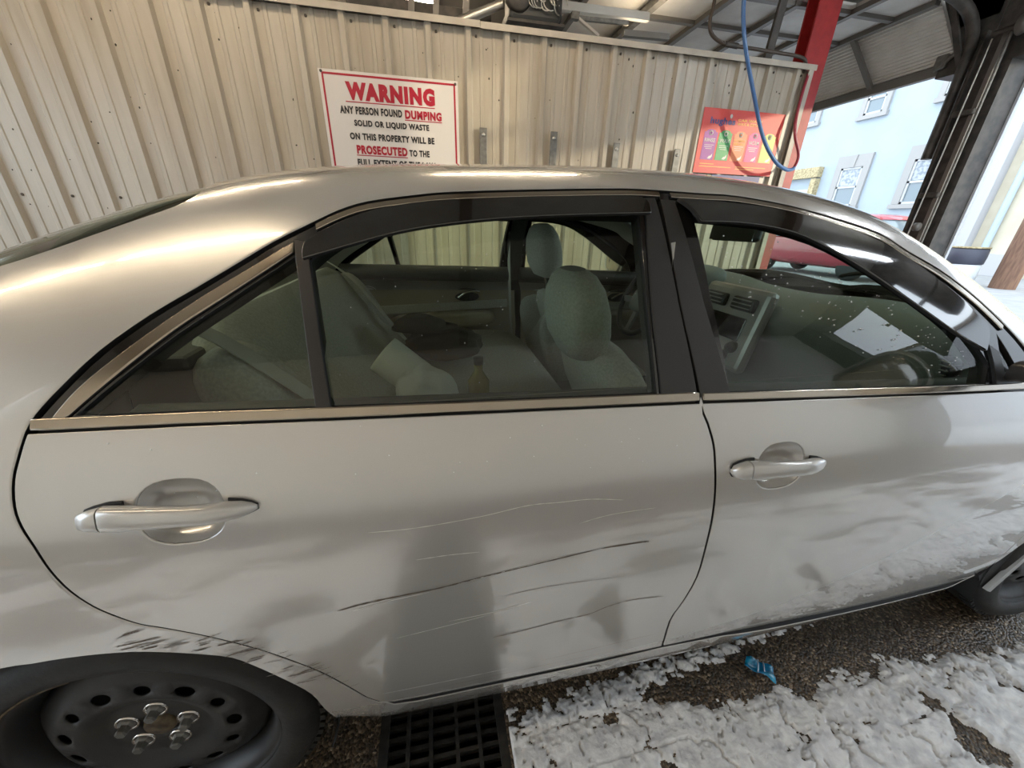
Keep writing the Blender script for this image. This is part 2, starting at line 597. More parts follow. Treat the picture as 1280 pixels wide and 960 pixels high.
def sheet_profile(x0, x1):
    """ribbed sheet cross-section: tall ribs every 0.305 m, two low ribs between"""
    k0 = math.floor((x0 - 0.075) / 0.305) - 1
    pts = []
    for k in range(k0, k0 + 8):
        c = 0.075 + 0.305 * k
        pts += [(c - .034, 0), (c - .020, .034), (c + .016, .034), (c + .030, 0)]
        for m in (0.1017, 0.2033):
            pts += [(c + m - .017, 0), (c + m - .011, .006), (c + m + .011, .006), (c + m + .017, 0)]
    pts.sort()

    def at(x):
        for (a, ha), (b, hb) in zip(pts, pts[1:]):
            if a <= x <= b:
                return ha + (hb - ha) * (x - a) / max(b - a, 1e-9)
        return 0
    return [(x0, at(x0))] + [p for p in pts if x0 < p[0] < x1] + [(x1, at(x1))]


SHEET_W = 0.915
x = -3.28
while x < WALL_END - 0.02:
    x1 = min(x + SHEET_W, WALL_END - 0.02)
    pr = sheet_profile(x, x1)
    n = len(pr)
    yo = WALL_Y
    vs = [(px, yo - h, 0.05) for px, h in pr] + [(px, yo - h, WALL_TOP) for px, h in pr]
    vs += [(x1, yo + .003, 0.05), (x, yo + .003, 0.05), (x1, yo + .003, WALL_TOP), (x, yo + .003, WALL_TOP)]
    fs = [(i, i + 1, n + i + 1, n + i) for i in range(n - 1)] + [(2 * n, 2 * n + 1, 2 * n + 3, 2 * n + 2)]
    MB().add(vs, fs).build('sheet', 'wall_metal', wall_left)
    x += SHEET_W
MB().box((0.43, WALL_Y + .05, 1.32), (7.42, .07, 2.64)).build('core', 'dark_wood', wall_left)
for a, b, dz in ((-3.3, 1.075, 0.004), (1.078, WALL_END + .03, 0.0)):
    cb = MB()
    cb.box(((a + b) / 2, WALL_Y + .02, 2.683 + dz), (b - a, 0.15, 0.012))
    cb.box(((a + b) / 2, WALL_Y - .055, 2.668 + dz), (b - a, 0.006, 0.042))
    cb.box(((a + b) / 2, WALL_Y + .095, 2.668 + dz), (b - a, 0.006, 0.042))
    cb.build('top_cap', 'wall_cap', wall_left)
eb = MB()
eb.box((WALL_END + .004, WALL_Y + .02, 1.33), (0.008, 0.15, 2.66))
eb.box((WALL_END - .017, WALL_Y - .050, 1.33), (0.05, 0.008, 2.66))
eb.build('end_cap', 'wall_cap', wall_left)
sb = MB()
for k in range(-11, 14):
    c = 0.075 + 0.305 * k
    if c > WALL_END - .1:
        break
    for zz in (2.615, 1.40):
        sb.blob((c + .06, WALL_Y - .004, zz), (.010, .006, .010), 0.8, 8, 4)
setp(sb.build('screws', 'screw', wall_left), kind='stuff')
db = MB()
for k in range(150):
    xx, zz = RNG.uniform(-2.4, 4.0), RNG.uniform(1.3, 2.6)
    r = RNG.uniform(.002, .007)
    db.blob((xx, WALL_Y - .002, zz), (r, .003, r * RNG.uniform(.7, 1.8)), 1.0, 6, 4)
setp(db.build('dirt_specks', 'dirt', wall_left), kind='stuff')

# wall behind the camera
wall_right = empty('wall_right', (1.0, -2.6, 0))
setp(wall_right, 'light metal wall on the near side of the bay', kind='structure')
MB().box((1.15, -2.66, 1.90), (9.4, .08, 3.6)).build('upper_sheet', 'white_panel', wall_right)
MB().box((1.15, -2.63, 0.06), (9.4, .10, .12)).build('kerb', 'concrete_block', wall_right)

MB().box((1.2, 2.5, 3.76), (9.6, 10.6, .12)).build('ceiling', 'ceiling_tin', kind='structure')
MB().box((1.2, 7.6, 1.85), (9.6, .12, 3.7)).build('wall_far', 'white_panel', kind='structure')

# front wall: pillar between the two bays, header over each opening, right return
wall_front = empty('wall_front', (FRONT_X, 2.9, 0))
setp(wall_front, 'dark steel front frame of the wash bays', kind='structure')
MB().box((FRONT_X + .08, 2.87, 1.85), (.26, .30, 3.7)).build('pillar', 'steel_dark', wall_front)
MB().box((FRONT_X + .05, 0.85, 3.22), (.22, 3.80, .98)).build('header', 'steel_dark', wall_front)
MB().box((FRONT_X + .05, -1.80, 3.58), (.22, 1.50, .26)).build('header', 'steel_dark', wall_front)
MB().box((FRONT_X + .05, 3.10, 3.22), (.22, .36, .98)).build('haunch', 'steel_dark', wall_front)
MB().box((FRONT_X + .05, 5.25, 3.42), (.22, 4.6, .60)).build('header', 'steel_dark', wall_front)
MB().box((FRONT_X + .05, -2.45, 1.85), (.22, .40, 3.7)).build('side_return', 'steel_dark', wall_front)
MB().box((FRONT_X + .05, 7.3, 1.85), (.22, .60, 3.7)).build('side_return', 'steel_dark', wall_front)
MB().box((FRONT_X + .22, 2.715, 1.5), (.03, .03, 3.0)).build('jamb_strip', 'white_wall', wall_front)
wall_back = empty('wall_back', (-3.5, 1, 0))
setp(wall_back, 'back frame of the wash bay', kind='structure')
MB().box((-3.5, 2.6, 3.25), (.2, 10.2, .9)).build('header', 'white_panel', wall_back)
MB().box((-3.5, -2.3, 1.4), (.2, .80, 2.8)).build('side_return', 'white_panel', wall_back)
MB().box((-3.5, 5.2, 1.4), (.2, 5.0, 2.8)).build('side_return', 'white_panel', wall_back)
for xx in (-2.4, -.8, .8, 2.4, 4.0):
    MB().box((xx, 2.6, 3.63), (.09, 10.0, .14)).build('ceiling_joist', 'dark_wood', bpy.data.objects['ceiling'])

# door track, lift cables and angle on the pillar
tr = empty('door_track', (FRONT_X - .06, 2.8, 0), 'dark vertical garage door track with rollers on the pillar', 'door track')
MB().bar((FRONT_X - .07, 2.96, 0), (FRONT_X - .07, 2.96, 3.0), .07, .012, (0, 1, 0)).build('angle', 'steel_dark', tr)
MB().bar((FRONT_X - .10, 2.80, 0), (FRONT_X - .10, 2.80, 2.95), .05, .035, (0, 1, 0)).build('rail', 'steel_mid', tr)
MB().tube([(FRONT_X - .16, 2.90, 0.2), (FRONT_X - .16, 2.86, 2.9)], .006, 6).build('lift_cable', 'galv_bright', tr)
MB().tube([(FRONT_X - .14, 2.75, 0.2), (FRONT_X - .14, 2.75, 2.95)], .012, 6).build('conduit', 'galv', tr)
for zz in (.9, 1.65, 2.35):
    MB().box((FRONT_X - .12, 2.86, zz), (.07, .16, .05), bev=.01).build('bracket', 'steel_dark', tr)
MB().lathe([(.0, -.02), (.04, -.02), (.04, .02), (0, .02)], (FRONT_X - .18, 2.82, 1.35), (0, 1, 0), 16).build('roller', 'steel_mid', tr)
cur = empty('curved_track', (FRONT_X - .3, 3.1, 2.9), 'dark curved steel track at the top of the pillar', 'door track')
MB().tube(spline([(FRONT_X - .055, 3.07, 2.0), (FRONT_X - .055, 3.07, 2.72), (FRONT_X - .20, 3.03, 3.05), (FRONT_X - .55, 3.06, 3.24), (FRONT_X - 1.3, 3.08, 3.27)], 5), .045, 8).build('rail', 'steel_dark', cur)
MB().bar((FRONT_X - .06, 3.10, 2.78), (FRONT_X - .40, 3.12, 3.22), .05, .02).build('brace', 'steel_dark', cur)
spring = empty('torsion_spring', (FRONT_X - .25, 2.3, 3.05), 'dark torsion spring and drum above the near opening', 'door spring')
MB().tube([(FRONT_X - .18, 2.85, 2.93), (FRONT_X - .18, -1.5, 2.93)], .022, 8).build('shaft', 'steel_dark', spring)
MB().lathe([(.02, 0), (.075, 0), (.06, .03), (.075, .06), (.02, .06)], (FRONT_X - .18, 2.62, 2.93), (0, 1, 0), 20).build('drum', 'steel_mid', spring)
MB().tube([(FRONT_X - .18 + .045 * math.cos(a * .7), 2.5 - a * .004, 2.93 + .045 * math.sin(a * .7)) for a in range(180)], .009, 5).build('coil', 'steel_dark', spring)

# red I-beam post at the end of the partition
rp = empty('red_post', (4.30, 3.40, 0), 'tall red painted steel post at the end of the ribbed partition', 'post')
MB().box((4.30, 3.335, 1.83), (.24, .016, 3.66)).build('flange', 'red_paint', rp)
MB().box((4.30, 3.40, 1.83), (.014, .12, 3.66)).build('web', 'red_paint', rp)
MB().box((4.30, 3.465, 1.83), (.24, .016, 3.66)).build('flange', 'red_paint', rp)

# raised sectional door of the next bay
od = empty('sectional_door', (4.4, 4.8, 3.27), 'raised white sectional garage door with steel struts over the next bay', 'garage door')
JX = [1.52, 2.17, 2.82, 3.47, 4.13, 4.78, 5.32]
for a, b in zip(JX, JX[1:]):
    y0_ = 3.19 if a > 4.5 else 3.52
    MB().box(((a + b) / 2, (y0_ + 6.32) / 2, 3.29), (b - a - .012, 6.32 - y0_, .045)).build('section', 'door_panel', od)
for a in JX[1:]:
    y0_ = 3.19 if a > 4.5 else 3.52
    MB().box((a, (y0_ + 6.32) / 2, 3.245), (.055, 6.32 - y0_, .045)).build('strut', 'steel_mid', od)
for yy in (3.56, 4.12, 5.4, 6.26):
    MB().box((3.42, yy, 3.25), (3.8, .05, .035)).build('stile', 'steel_mid', od)
low = MB()
A, Bm = Vector((5.32, 0, 3.27)), Vector((5.80, 0, 2.84))
dirv = (Bm - A).normalized()
nrm = Vector((-dirv.z, 0, dirv.x))
L = (Bm - A).length
NR = 18
pv = []
for i in range(NR * 2 + 1):
    t = i / (NR * 2) * L
    p = A + dirv * t + nrm * (.014 if i % 2 else 0)
    pv.append(p)
vs, fs = [], []
for p in pv:
    vs += [(p.x, 3.19, p.z), (p.x, 6.3, p.z)]
for i in range(len(pv) - 1):
    fs.append((2 * i, 2 * i + 1, 2 * i + 3, 2 * i + 2))
low.add(vs, fs)
low.box(((A.x + Bm.x) / 2 + nrm.x * .03, 4.745, (A.z + Bm.z) / 2 + nrm.z * .03), (L, 3.1, .03), (0, math.atan2(-dirv.z, dirv.x), 0))
low.build('ribbed_section', 'door_panel', od)
MB().box((5.80, 4.745, 2.81), (.06, 3.12, .09)).build('bottom_rail', 'steel_mid', od)
for yy in (3.95, 5.4):
    MB().bar((A.x - .01, yy, A.z - .03), (Bm.x - .03, yy, Bm.z - .01), .05, .03).build('stile', 'steel_mid', od)
hg = MB()
hg.box((5.74, 3.26, 2.86), (.08, .1, .12), bev=.01)
hg.tube([(5.72, 3.30, 2.80), (5.70, 3.12, 2.92)], .018, 8)
hg.build('corner_bracket', 'galv', od)

# door operator and steel clutter above the partition
mo = empty('door_operator', (1.6, 3.62, 2.9), 'black door operator motor wrapped in wires above the partition', 'motor')
MB().box((1.60, 3.66, 3.02), (.46, .26, .30), bev=.03).build('housing', 'dash_dark', mo)
MB().lathe([(.0, -.02), (.10, -.02), (.115, .0), (.115, .03), (.0, .03)], (1.44, 3.52, 3.02), (0, 1, 0), 24).build('pulley', 'steel_dark', mo)
MB().lathe([(.0, -.03), (.03, -.03), (.03, .0), (.0, .0)], (1.44, 3.51, 3.02), (0, 1, 0), 16).build('hub', 'galv_bright', mo)
wl = MB()
for k in range(9):
    c = Vector((1.56 + .03 * k, 3.50, 2.98 + .015 * (k % 4)))
    rr = .035 + .012 * (k % 3)
    wl.tube([(c.x + rr * math.cos(a), c.y - .01 * math.sin(a * 2 + k), c.z + rr * 1.1 * math.sin(a)) for a in np.linspace(0, 5.2, 14)], .005, 5)
wl.build('wire_loops', 'galv_bright', mo)
MB().tube(spline([(1.70, 3.5, 3.10), (1.76, 3.48, 2.98), (1.80, 3.48, 2.90), (1.79, 3.5, 2.86)], 5), .009, 6).build('black_cable', 'rubber_and_gap_shade', mo)
MB().box((1.60, 3.66, 2.855), (.5, .3, .02)).build('mount_plate', 'steel_dark', mo)
MB().tube([(0.92, 3.62, 2.82), (1.32, 3.62, 2.985)], .035, 14).build('galvanized_pipe', 'galv_bright', None, label='short shiny galvanized pipe slanting beside the door operator', cat='pipe')
cl = empty('operator_rail', (2.3, 3.7, 3.0), 'galvanized operator rail with a lever arm above the partition', 'rail')
MB().bar((1.85, 3.70, 3.06), (2.75, 3.78, 3.10), .05, .06).build('rail', 'galv_bright', cl)
MB().bar((1.98, 3.62, 2.97), (2.20, 3.60, 2.85), .03, .02).build('arm', 'galv_bright', cl)
MB().bar((1.93, 3.62, 2.96), (2.5, 3.66, 2.99), .03, .03).build('arm', 'galv', cl)
MB().box((1.97, 3.62, 2.97), (.07, .05, .05)).build('pivot', 'galv', cl)
MB().bar((2.80, 3.60, 3.19), (2.74, 4.9, 3.20), .07, .05).build('cross_channel', 'galv', None, label='grey steel channel crossing behind the operator rail', cat='channel')
lt = empty('strip_lamp', (2.72, 3.72, 2.93), 'blue grey strip lamp shining up behind the top of the partition', 'lamp')
MB().box((2.72, 3.72, 2.945), (.47, .05, .045), (0, -.03, 0)).build('housing', 'steel_mid', lt)
MB().tube([(2.52, 3.765, 2.955), (2.92, 3.765, 2.955)], .010, 8).build('tube', 'lamp_glow', lt)
beamc = empty('steel_rack', (0.6, 3.8, 2.8), 'dark steel rack parts above the partition left of the motor', 'rack')
MB().bar((0.05, 3.75, 2.93), (1.25, 3.80, 2.93), .05, .10).build('beam', 'steel_dark', beamc)
for xx in (.55, .75, 1.0):
    MB().bar((xx, 3.7, 2.75), (xx + .06, 3.72, 3.3), .05, .04, (0, 1, 0)).build('hanger', 'steel_mid', beamc)
MB().bar((1.05, 3.9, 2.86), (1.55, 3.9, 2.86), .10, .04).build('board', 'cardboard', beamc)

# hoses
hp = empty('brown_hose', (3.3, 3.2, 2.75), 'brown hose bending along the top of the partition to the red post', 'hose')
MB().tube(spline([(3.02, 3.18, 3.6), (3.02, 3.18, 3.02), (3.01, 3.18, 2.90), (3.03, 3.18, 2.82), (3.10, 3.18, 2.77), (3.22, 3.18, 2.745), (3.45, 3.18, 2.74), (3.75, 3.18, 2.735), (4.0, 3.19, 2.73), (4.09, 3.21, 2.70), (4.12, 3.24, 2.64)], 4), .014, 8).build('hose', 'brown_hose', hp)
MB().tube([(3.20, 3.18, 2.746), (3.32, 3.18, 2.742)], .021, 8).build('fitting', 'steel_dark', hp)
MB().bar((3.74, 3.30, 2.66), (3.80, 3.30, 3.55), .07, .03, (0, 1, 0)).build('dark_strut', 'steel_dark', None, label='dark upright steel strut just left of the red post', cat='strut')
MB().tube(spline([(3.12, 2.98, 3.65), (3.15, 3.0, 3.2), (3.16, 3.0, 2.95), (3.25, 3.0, 2.70), (3.45, 3.0, 2.36), (3.64, 3.0, 2.07), (3.83, 3.0, 1.89), (4.0, 3.02, 1.825), (4.12, 3.06, 1.835), (4.15, 3.08, 1.85)], 6), .016, 10).build('blue_hose', 'blue_hose', None, label='blue hose looping down in front of the orange sign', cat='hose')
MB().tube(spline([(4.14, 3.2, 2.62), (4.10, 3.17, 2.45), (4.07, 3.13, 2.26), (4.08, 3.10, 2.12), (4.17, 3.10, 1.99), (4.19, 3.10, 1.92), (4.16, 3.09, 1.85)], 6), .013, 8).build('red_hose', 'red_hose', None, label='dark red hose hanging down along the red post', cat='hose')

# steel straps screwed to the wall
for k, (xx, zt, lb) in enumerate(((1.098, 2.005, 'steel strap on the ribbed wall, nearest the warning sign'), (1.716, 2.015, 'steel strap on the ribbed wall, second from the warning sign'),
                                  (2.311, 1.965, 'steel strap on the ribbed wall, third from the warning sign'), (2.93, 1.95, 'steel strap on the ribbed wall, nearest the orange sign'))):
    st = empty('wall_strap', (xx, WALL_Y - .03, 1.4), lb, 'bracket', 'steel straps on the partition')
    MB().box((xx, WALL_Y - .040, zt - .25), (.062, .012, .52), bev=.004).build('plate', 'galv', st)
    MB().lathe([(0, -.012), (.012, -.010), (.016, 0)], (xx, WALL_Y - .044, zt - .04), (0, 1, 0), 12).build('bolt', 'galv_bright', st)

# warning sign
SY = WALL_Y - .037
ws = empty('warning_sign', (.38, SY, 1.6), 'white warning sign with red border and bold lettering on the ribbed wall', 'sign')
MB().box((.38, SY - .002, 1.955), (1.03, .004, .71)).build('plate', 'sign_white', ws)
bd = MB()
x0, x1, z0, z1 = -.107, .867, 1.628, 2.285
for c, d in ((((x0 + x1) / 2, z1), (x1 - x0, .013)), (((x0 + x1) / 2, z0), (x1 - x0, .013)), ((x0, (z0 + z1) / 2), (.013, z1 - z0)), ((x1, (z0 + z1) / 2), (.013, z1 - z0))):
    bd.box((c[0], SY - .005, c[1]), (d[0], .002, d[1]))
bd.build('red_border', 'sign_red', ws)
TY = SY - .0045
for t, a, b, c, d, m, bo in (('WARNING', .045, .710, 2.130, 2.246, 'sign_red', .07), ('ANY PERSON FOUND', -.016, .448, 2.040, 2.091, 'sign_black', .045),
                             ('DUMPING', .470, .757, 2.034, 2.094, 'sign_red', .055), ('SOLID OR LIQUID WASTE', .078, .653, 1.956, 2.005, 'sign_black', .045),
                             ('ON THIS PROPERTY WILL BE', .033, .690, 1.871, 1.918, 'sign_black', .045), ('PROSECUTED', .073, .467, 1.774, 1.836, 'sign_red', .055),
                             ('TO THE', .482, .645, 1.776, 1.823, 'sign_black', .045), ('FULL EXTENT OF THE LAW', .068, .690, 1.690, 1.740, 'sign_black', .045)):
    text_mesh('lettering', t, a, b, c, d, TY, m, ws, bold=bo)
for a, b, z in ((.035, .707, 2.119), (.466, .758, 2.026), (.068, .467, 1.765)):
    MB().box(((a + b) / 2, SY - .005, z), (b - a, .002, .006)).build('underline', 'sign_red', ws)
for xx, zz in ((-.115, 2.295), (.875, 2.29)):
    MB().lathe([(0, -.008), (.009, -.006), (.010, 0)], (xx, SY - .004, zz), (0, 1, 0), 10).build('screw', 'screw', ws)

# orange price sign
os_ = empty('menu_sign', (3.57, SY, 1.78), 'orange car wash menu sign with five coloured columns behind the blue hose', 'sign')
MB().box((3.57, SY - .002, 2.04), (.88, .004, .52)).build('plate', 'sign_orange', os_)
text_mesh('lettering', 'hughes', 3.215, 3.48, 2.165, 2.232, TY, 'sign_navy', os_, bold=.03, label='dark blue hughes lettering')
text_mesh('lettering', 'CAR WASH', 3.505, 3.765, 2.212, 2.232, TY, 'sign_yellow', os_, bold=.02)
text_mesh('lettering', 'WAX & DETAIL', 3.505, 3.765, 2.182, 2.203, TY, 'sign_yellow', os_, bold=.02)
tb = MB()
tb.blob((3.425, TY, 2.247), (.014, .002, .018), 1.0, 12, 6)
tb.build('bird_mark', 'sign_white', os_)
cols = ((3.178, 'sign_purple', 'RINSE'), (3.337, 'sign_green', 'WAX'), (3.502, 'sign_amber', 'FOAMING BRUSH'), (3.662, 'sign_pink', 'VACUUM'), (3.828, 'sign_lime', ''))
for xx, m, t in cols:
    c = MB()
    w_ = .138
    pts = [(xx, 1.892), (xx + w_, 1.892), (xx + w_, 2.115)] + [(xx + w_ / 2 + .052 * math.cos(a), 2.115 + .022 * math.sin(a)) for a in np.linspace(0, math.pi, 8)] + [(xx, 2.115)]
    c.prism(pts, lambda u, v, w: (u, SY - .004 - w, v), .0015)
    c.build('column', m, os_)
    MB().lathe([(.0, -.0025), (.021, -.0025), (.021, 0)], (xx + w_ / 2, TY - .001, 2.108), (0, 1, 0), 18).build('round_icon', 'sign_white', os_)
    MB().lathe([(.0, -.0035), (.010, -.0035), (.010, 0)], (xx + w_ / 2, TY - .001, 2.108), (0, 1, 0), 12).build('icon_mark', m, os_)
    if t:
        words = t.split()
        if len(words) == 1:
            text_mesh('lettering', t, xx + .012, xx + w_ - .014, 2.036, 2.066, TY - .001, 'sign_white', os_, bold=.01)
        else:
            for q, wd in enumerate(words):
                text_mesh('lettering', wd, xx + .01, xx + w_ - .012, 2.050 - q * .026, 2.070 - q * .026, TY - .001, 'sign_yellow', os_, bold=.01)
    ln = MB()
    for q in range(3):
        ln.box((xx + w_ / 2 - .006 * (q % 2), TY - .0015, 2.012 - q * .015), (w_ * (.72 - .12 * q), .001, .004))
    ln.build('fine_print', 'sign_white' if t else 'sign_lime', os_)
    sp_ = MB()
    sp_.prism([(xx + .075, 1.902), (xx + .105, 1.900), (xx + .122, 1.918), (xx + .122, 1.944), (xx + .108, 1.926), (xx + .090, 1.922)], lambda u, v, w: (u, SY - .0055 - w, v), .001)
    sp_.build('splash_mark', 'sign_white', os_)
ln = MB()
for (a, b, z) in ((3.185, 3.34, 1.858), (3.185, 3.535, 1.836), (3.585, 3.93, 1.846), (3.585, 3.80, 1.828)):
    ln.box(((a + b) / 2, TY - .0005, z), (b - a, .001, .006))
ln.build('fine_print', 'sign_yellow', os_)
MB().box((3.62, SY - .003, 1.745), (.55, .006, .05)).build('lower_board', 'sign_navy', None, label='dark blue board just under the orange sign', cat='sign')

# drain grate
dg_ = empty('drain_grate', (.565, .2, 0), 'black iron trench drain grate running under the car', 'grate')
for xx, w_ in ((GX0 + .012, .024), (GX1 - .012, .024)):
    MB().box((xx, (GY0 + GY1) / 2, -.012), (w_, GY1 - GY0, .024)).build('frame_bar', 'grate_iron', dg_)
for xx in (.470, .530, .600, .660):
    MB().box((xx, (GY0 + GY1) / 2, -.014), (.010, GY1 - GY0, .024)).build('long_bar', 'grate_iron', dg_)
cbm = MB().box((0, 0, 0), (GX1 - GX0 - .04, .009, .02)).mesh('cross_bar', 'grate_iron')
yy = -.95
while yy < 1.3:
    o = link('cross_bar', cbm)
    o.location = ((GX0 + GX1) / 2, yy, -.018)
    attach(o, dg_)
    yy += .028


# ------------------------------------------------------------------ soap foam on the floor
def vnoise(x, y, seed):
    xi, yi = np.floor(x).astype(int), np.floor(y).astype(int)
    fx, fy = x - xi, y - yi
    fx, fy = fx * fx * (3 - 2 * fx), fy * fy * (3 - 2 * fy)

    def h(a, b):
        n = (a * 374761393 + b * 668265263 + seed * 974634777) & 0x7fffffff
        n = ((n ^ (n >> 13)) * 1274126177) & 0x7fffffff
        return ((n ^ (n >> 16)) & 0xffff) / 65535.0
    return (h(xi, yi) * (1 - fx) + h(xi + 1, yi) * fx) * (1 - fy) + (h(xi, yi + 1) * (1 - fx) + h(xi + 1, yi + 1) * fx) * fy


def fbm(x, y, seed, o=4):
    a, t, n = .5, 0, 0
    for k in range(o):
        t = t + a * vnoise(x, y, seed + k)
        n += a
        x, y, a = x * 2.03 + 7.1, y * 2.03 + 3.3, a * .5
    return t / n


MAIN_X = [.70, .74, .89, 1.08, 1.24, 1.34, 1.556, 1.793, 1.992, 2.254, 2.561, 3.2, 4.2]
MAIN_Y = [-.03, .03, .075, .070, .055, .0, .0, .0, -.005, -.03, -.04, -.06, -.05]


def foam_mask(X, Y):
    yb = np.interp(X, MAIN_X, MAIN_Y)
    wob = (fbm(X * 9, Y * 9, 3) - .5) * .14 + (fbm(X * 45, Y * 60, 9, 5) - .5) * .07
    m1 = (yb - Y + wob) / .03
    # streaky band against the sill
    bu = np.interp(X, [.74, .9, 1.118, 1.435, 1.743, 1.85], [.10, .11, .14, .170, .172, .15])
    bl = np.interp(X, [.74, 1.0, 1.081, 1.271, 1.461, 1.686, 1.85], [.03, .05, .075, .112, .125, .16, .17])
    w2 = (fbm(X * 50, Y * 50, 21, 5) - .5) * .075
    m2 = np.minimum(bu - Y + w2, Y - bl + w2) / .02
    m2 = np.where(X > 1.86, -1, m2)
    m = np.maximum(m1, m2)
    # torn holes and cracks
    cr = np.abs(fbm(X * 5 + 4, Y * 11, 31, 5) - .5)
    fine = fbm(X * 70, Y * 70, 91, 4)
    m = np.minimum(m, (cr - .012 + (fine - .5) * .022) / .015 + np.maximum(0, (-.12 - Y)) * 8)
    lace = fbm(X * 90, Y * 60, 61, 4)
    m = np.minimum(m, (.68 - lace) / .04 + np.clip((yb - Y) * 30 - .3, 0, 3))
    hole = fbm(X * 7, Y * 9, 55, 4)
    m = np.minimum(m, (.70 - hole + (fine - .5) * .08) / .03)
    wav = fbm(X * 2.2 + .6 * Y, Y * 9 + 3, 71, 5)
    m = np.where(Y < -.30, np.minimum(m, (.57 - wav) / .06), m)
    left = (fbm(X * 4 + 9, Y * 5, 41, 5) - .47 + (fine - .5) * .12) / .04
    left = np.where(Y > -.12, -1, left)
    m = np.where(X < .745, np.where(X < .388, left, -1), m)
    return m


def foam(x0, x1, y0, y1, st, skip=None):
    nx, ny = int((x1 - x0) / st), int((y1 - y0) / st)
    X, Y = np.meshgrid(x0 + np.arange(nx + 1) * st, y0 + np.arange(ny + 1) * st, indexing='ij')
    m = foam_mask(X, Y)
    H = np.clip(m, 0, 1) ** .6 * (.003 + .014 * fbm(X * 12, Y * 20, 77)) + np.clip(m, 0, 1) * .0025 * fbm(X * 70, Y * 110, 78)
    keep = (m[:-1, :-1] > 0) | (m[1:, :-1] > 0) | (m[:-1, 1:] > 0) | (m[1:, 1:] > 0)
    if skip:
        cx, cy = X[:-1, :-1] + st / 2, Y[:-1, :-1] + st / 2
        keep &= ~((cx > skip[0]) & (cx < skip[1]) & (cy > skip[2]) & (cy < skip[3]))
    idx = np.arange((nx + 1) * (ny + 1)).reshape(nx + 1, ny + 1)
    q = np.stack([idx[:-1, :-1], idx[1:, :-1], idx[1:, 1:], idx[:-1, 1:]], -1)[keep]
    used, inv = np.unique(q, return_inverse=True)
    co = np.stack([X.ravel(), Y.ravel(), H.ravel() + .0008], -1)[used]
    return co.tolist(), inv.reshape(-1, 4).tolist()


fo_ = MB()
fo_.add(*foam(.70, 2.9, -.34, .20, .0035), True)
fo_.add(*foam(.75, 4.6, -1.05, .20, .009, (.72, 2.88, -.325, .20)), True)
fo_.add(*foam(-1.9, .39, -1.6, .16, .009), True)  # unseen patch left of the grate, added to lighten the lower door's reflection
fo_.build('soap_foam', 'soap_foam', label='white soap foam in torn patches on the wet floor beside the car', cat='foam', kind='stuff')

# torn wrapper on the floor
wp = empty('blue_wrapper', (1.545, .065, .012), 'small torn blue foil wrapper lying on the foamy floor', 'wrapper')
c0, c1, c2, c3 = Vector((1.532, .106)), Vector((1.588, .060)), Vector((1.566, .022)), Vector((1.500, .081))
wv, wf = [], []
NU, NV = 10, 6
for i in range(NU + 1):
    for j in range(NV + 1):
        u, v = i / NU, j / NV
        p = (c0 * (1 - u) + c1 * u) * (1 - v) + (c3 * (1 - u) + c2 * u) * v
        wv.append((p.x, p.y, .020 + .006 * math.sin(u * 9 + v * 2) + .005 * math.sin(v * 7 + u * 3)))
for i in range(NU):
    for j in range(NV):
        a = i * (NV + 1) + j
        wf.append((a, a + 1, a + NV + 2, a + NV + 1))
wo = MB().add(wv, wf, True).build('film', 'wrapper_blue', wp)
sd_ = wo.modifiers.new('thick', 'SOLIDIFY')
sd_.thickness = .0012
for u in (.42, .62):
    pa, pb2 = c0.lerp(c1, u), c3.lerp(c2, u)
    MB().tube([(pa.x, pa.y, .027), ((pa.x + pb2.x) / 2, (pa.y + pb2.y) / 2, .029), (pb2.x, pb2.y, .027)], .0022, 6).build('fold', 'foil', wp)

# ceiling tube lamps of the bay; the two cool ones are added fill
LAMPS = ((-2.5, -.35, 3.45, 'lamp_glow_dim', 'ceiling tube lamp farthest behind the car, near side'), (-1.15, -.35, 3.45, 'lamp_glow_dim', 'ceiling tube lamp over the boot of the car, near side'),
         (-1.15, 1.9, 3.45, 'lamp_glow', 'ceiling tube lamp over the boot of the car, wall side'), (1.2, 1.9, 3.45, 'lamp_glow', 'ceiling tube lamp over the middle of the car, wall side'),
         (4.9, -.6, 3.45, 'fill_glow_cool', 'added cool fill tube in front of the car, near side'), (4.9, .5, 3.45, 'fill_glow_cool', 'added cool fill tube next to the front opening'), (.2, 5.0, 3.47, 'lamp_glow', 'ceiling tube lamp of the next bay'))
for xx, yy, zz, gm, lb in LAMPS:
    lm = empty('tube_lamp', (xx, yy, zz), lb, 'lamp', 'ceiling tube lamps')
    MB().box((xx, yy, zz + .06), (1.3, .14, .05), bev=.01).build('housing', 'lamp_case', lm)
    MB().tube([(xx - .6, yy, zz), (xx + .6, yy, zz)], .016, 10).build('tube', gm, lm)


# ------------------------------------------------------------------ outside the bay
gd = MB()
slab(gd, 6.0, 60, -40, 60, 0.0, .1)
slab(gd, -40, -3.6, -40, 60, 0.0, .1)
gd.build('ground', 'asphalt_out', kind='structure', label='grey road outside the bay')

HX = 20.0
HK = 1.448


def hy(y):
    return CAM_POS[1] + (y - CAM_POS[1]) * HK


def hz(z):
    return CAM_POS[2] + (z - CAM_POS[2]) * HK


house = empty('house', (HX + 3, 18, 0), 'pale blue white two storey house across the road with trimmed windows', 'house')
MB().box((HX + 3.0, 20.5, 4.6), (6.0, 20.8, 9.2)).build('wall', 'house_wall', house)
MB().prism([(-.4, 9.2), (6.4, 9.2), (3.0, 11.6)], lambda u, v, w: (HX + u, 9.6 + w, v), 21.8).build('roof', 'grey_wall', house)


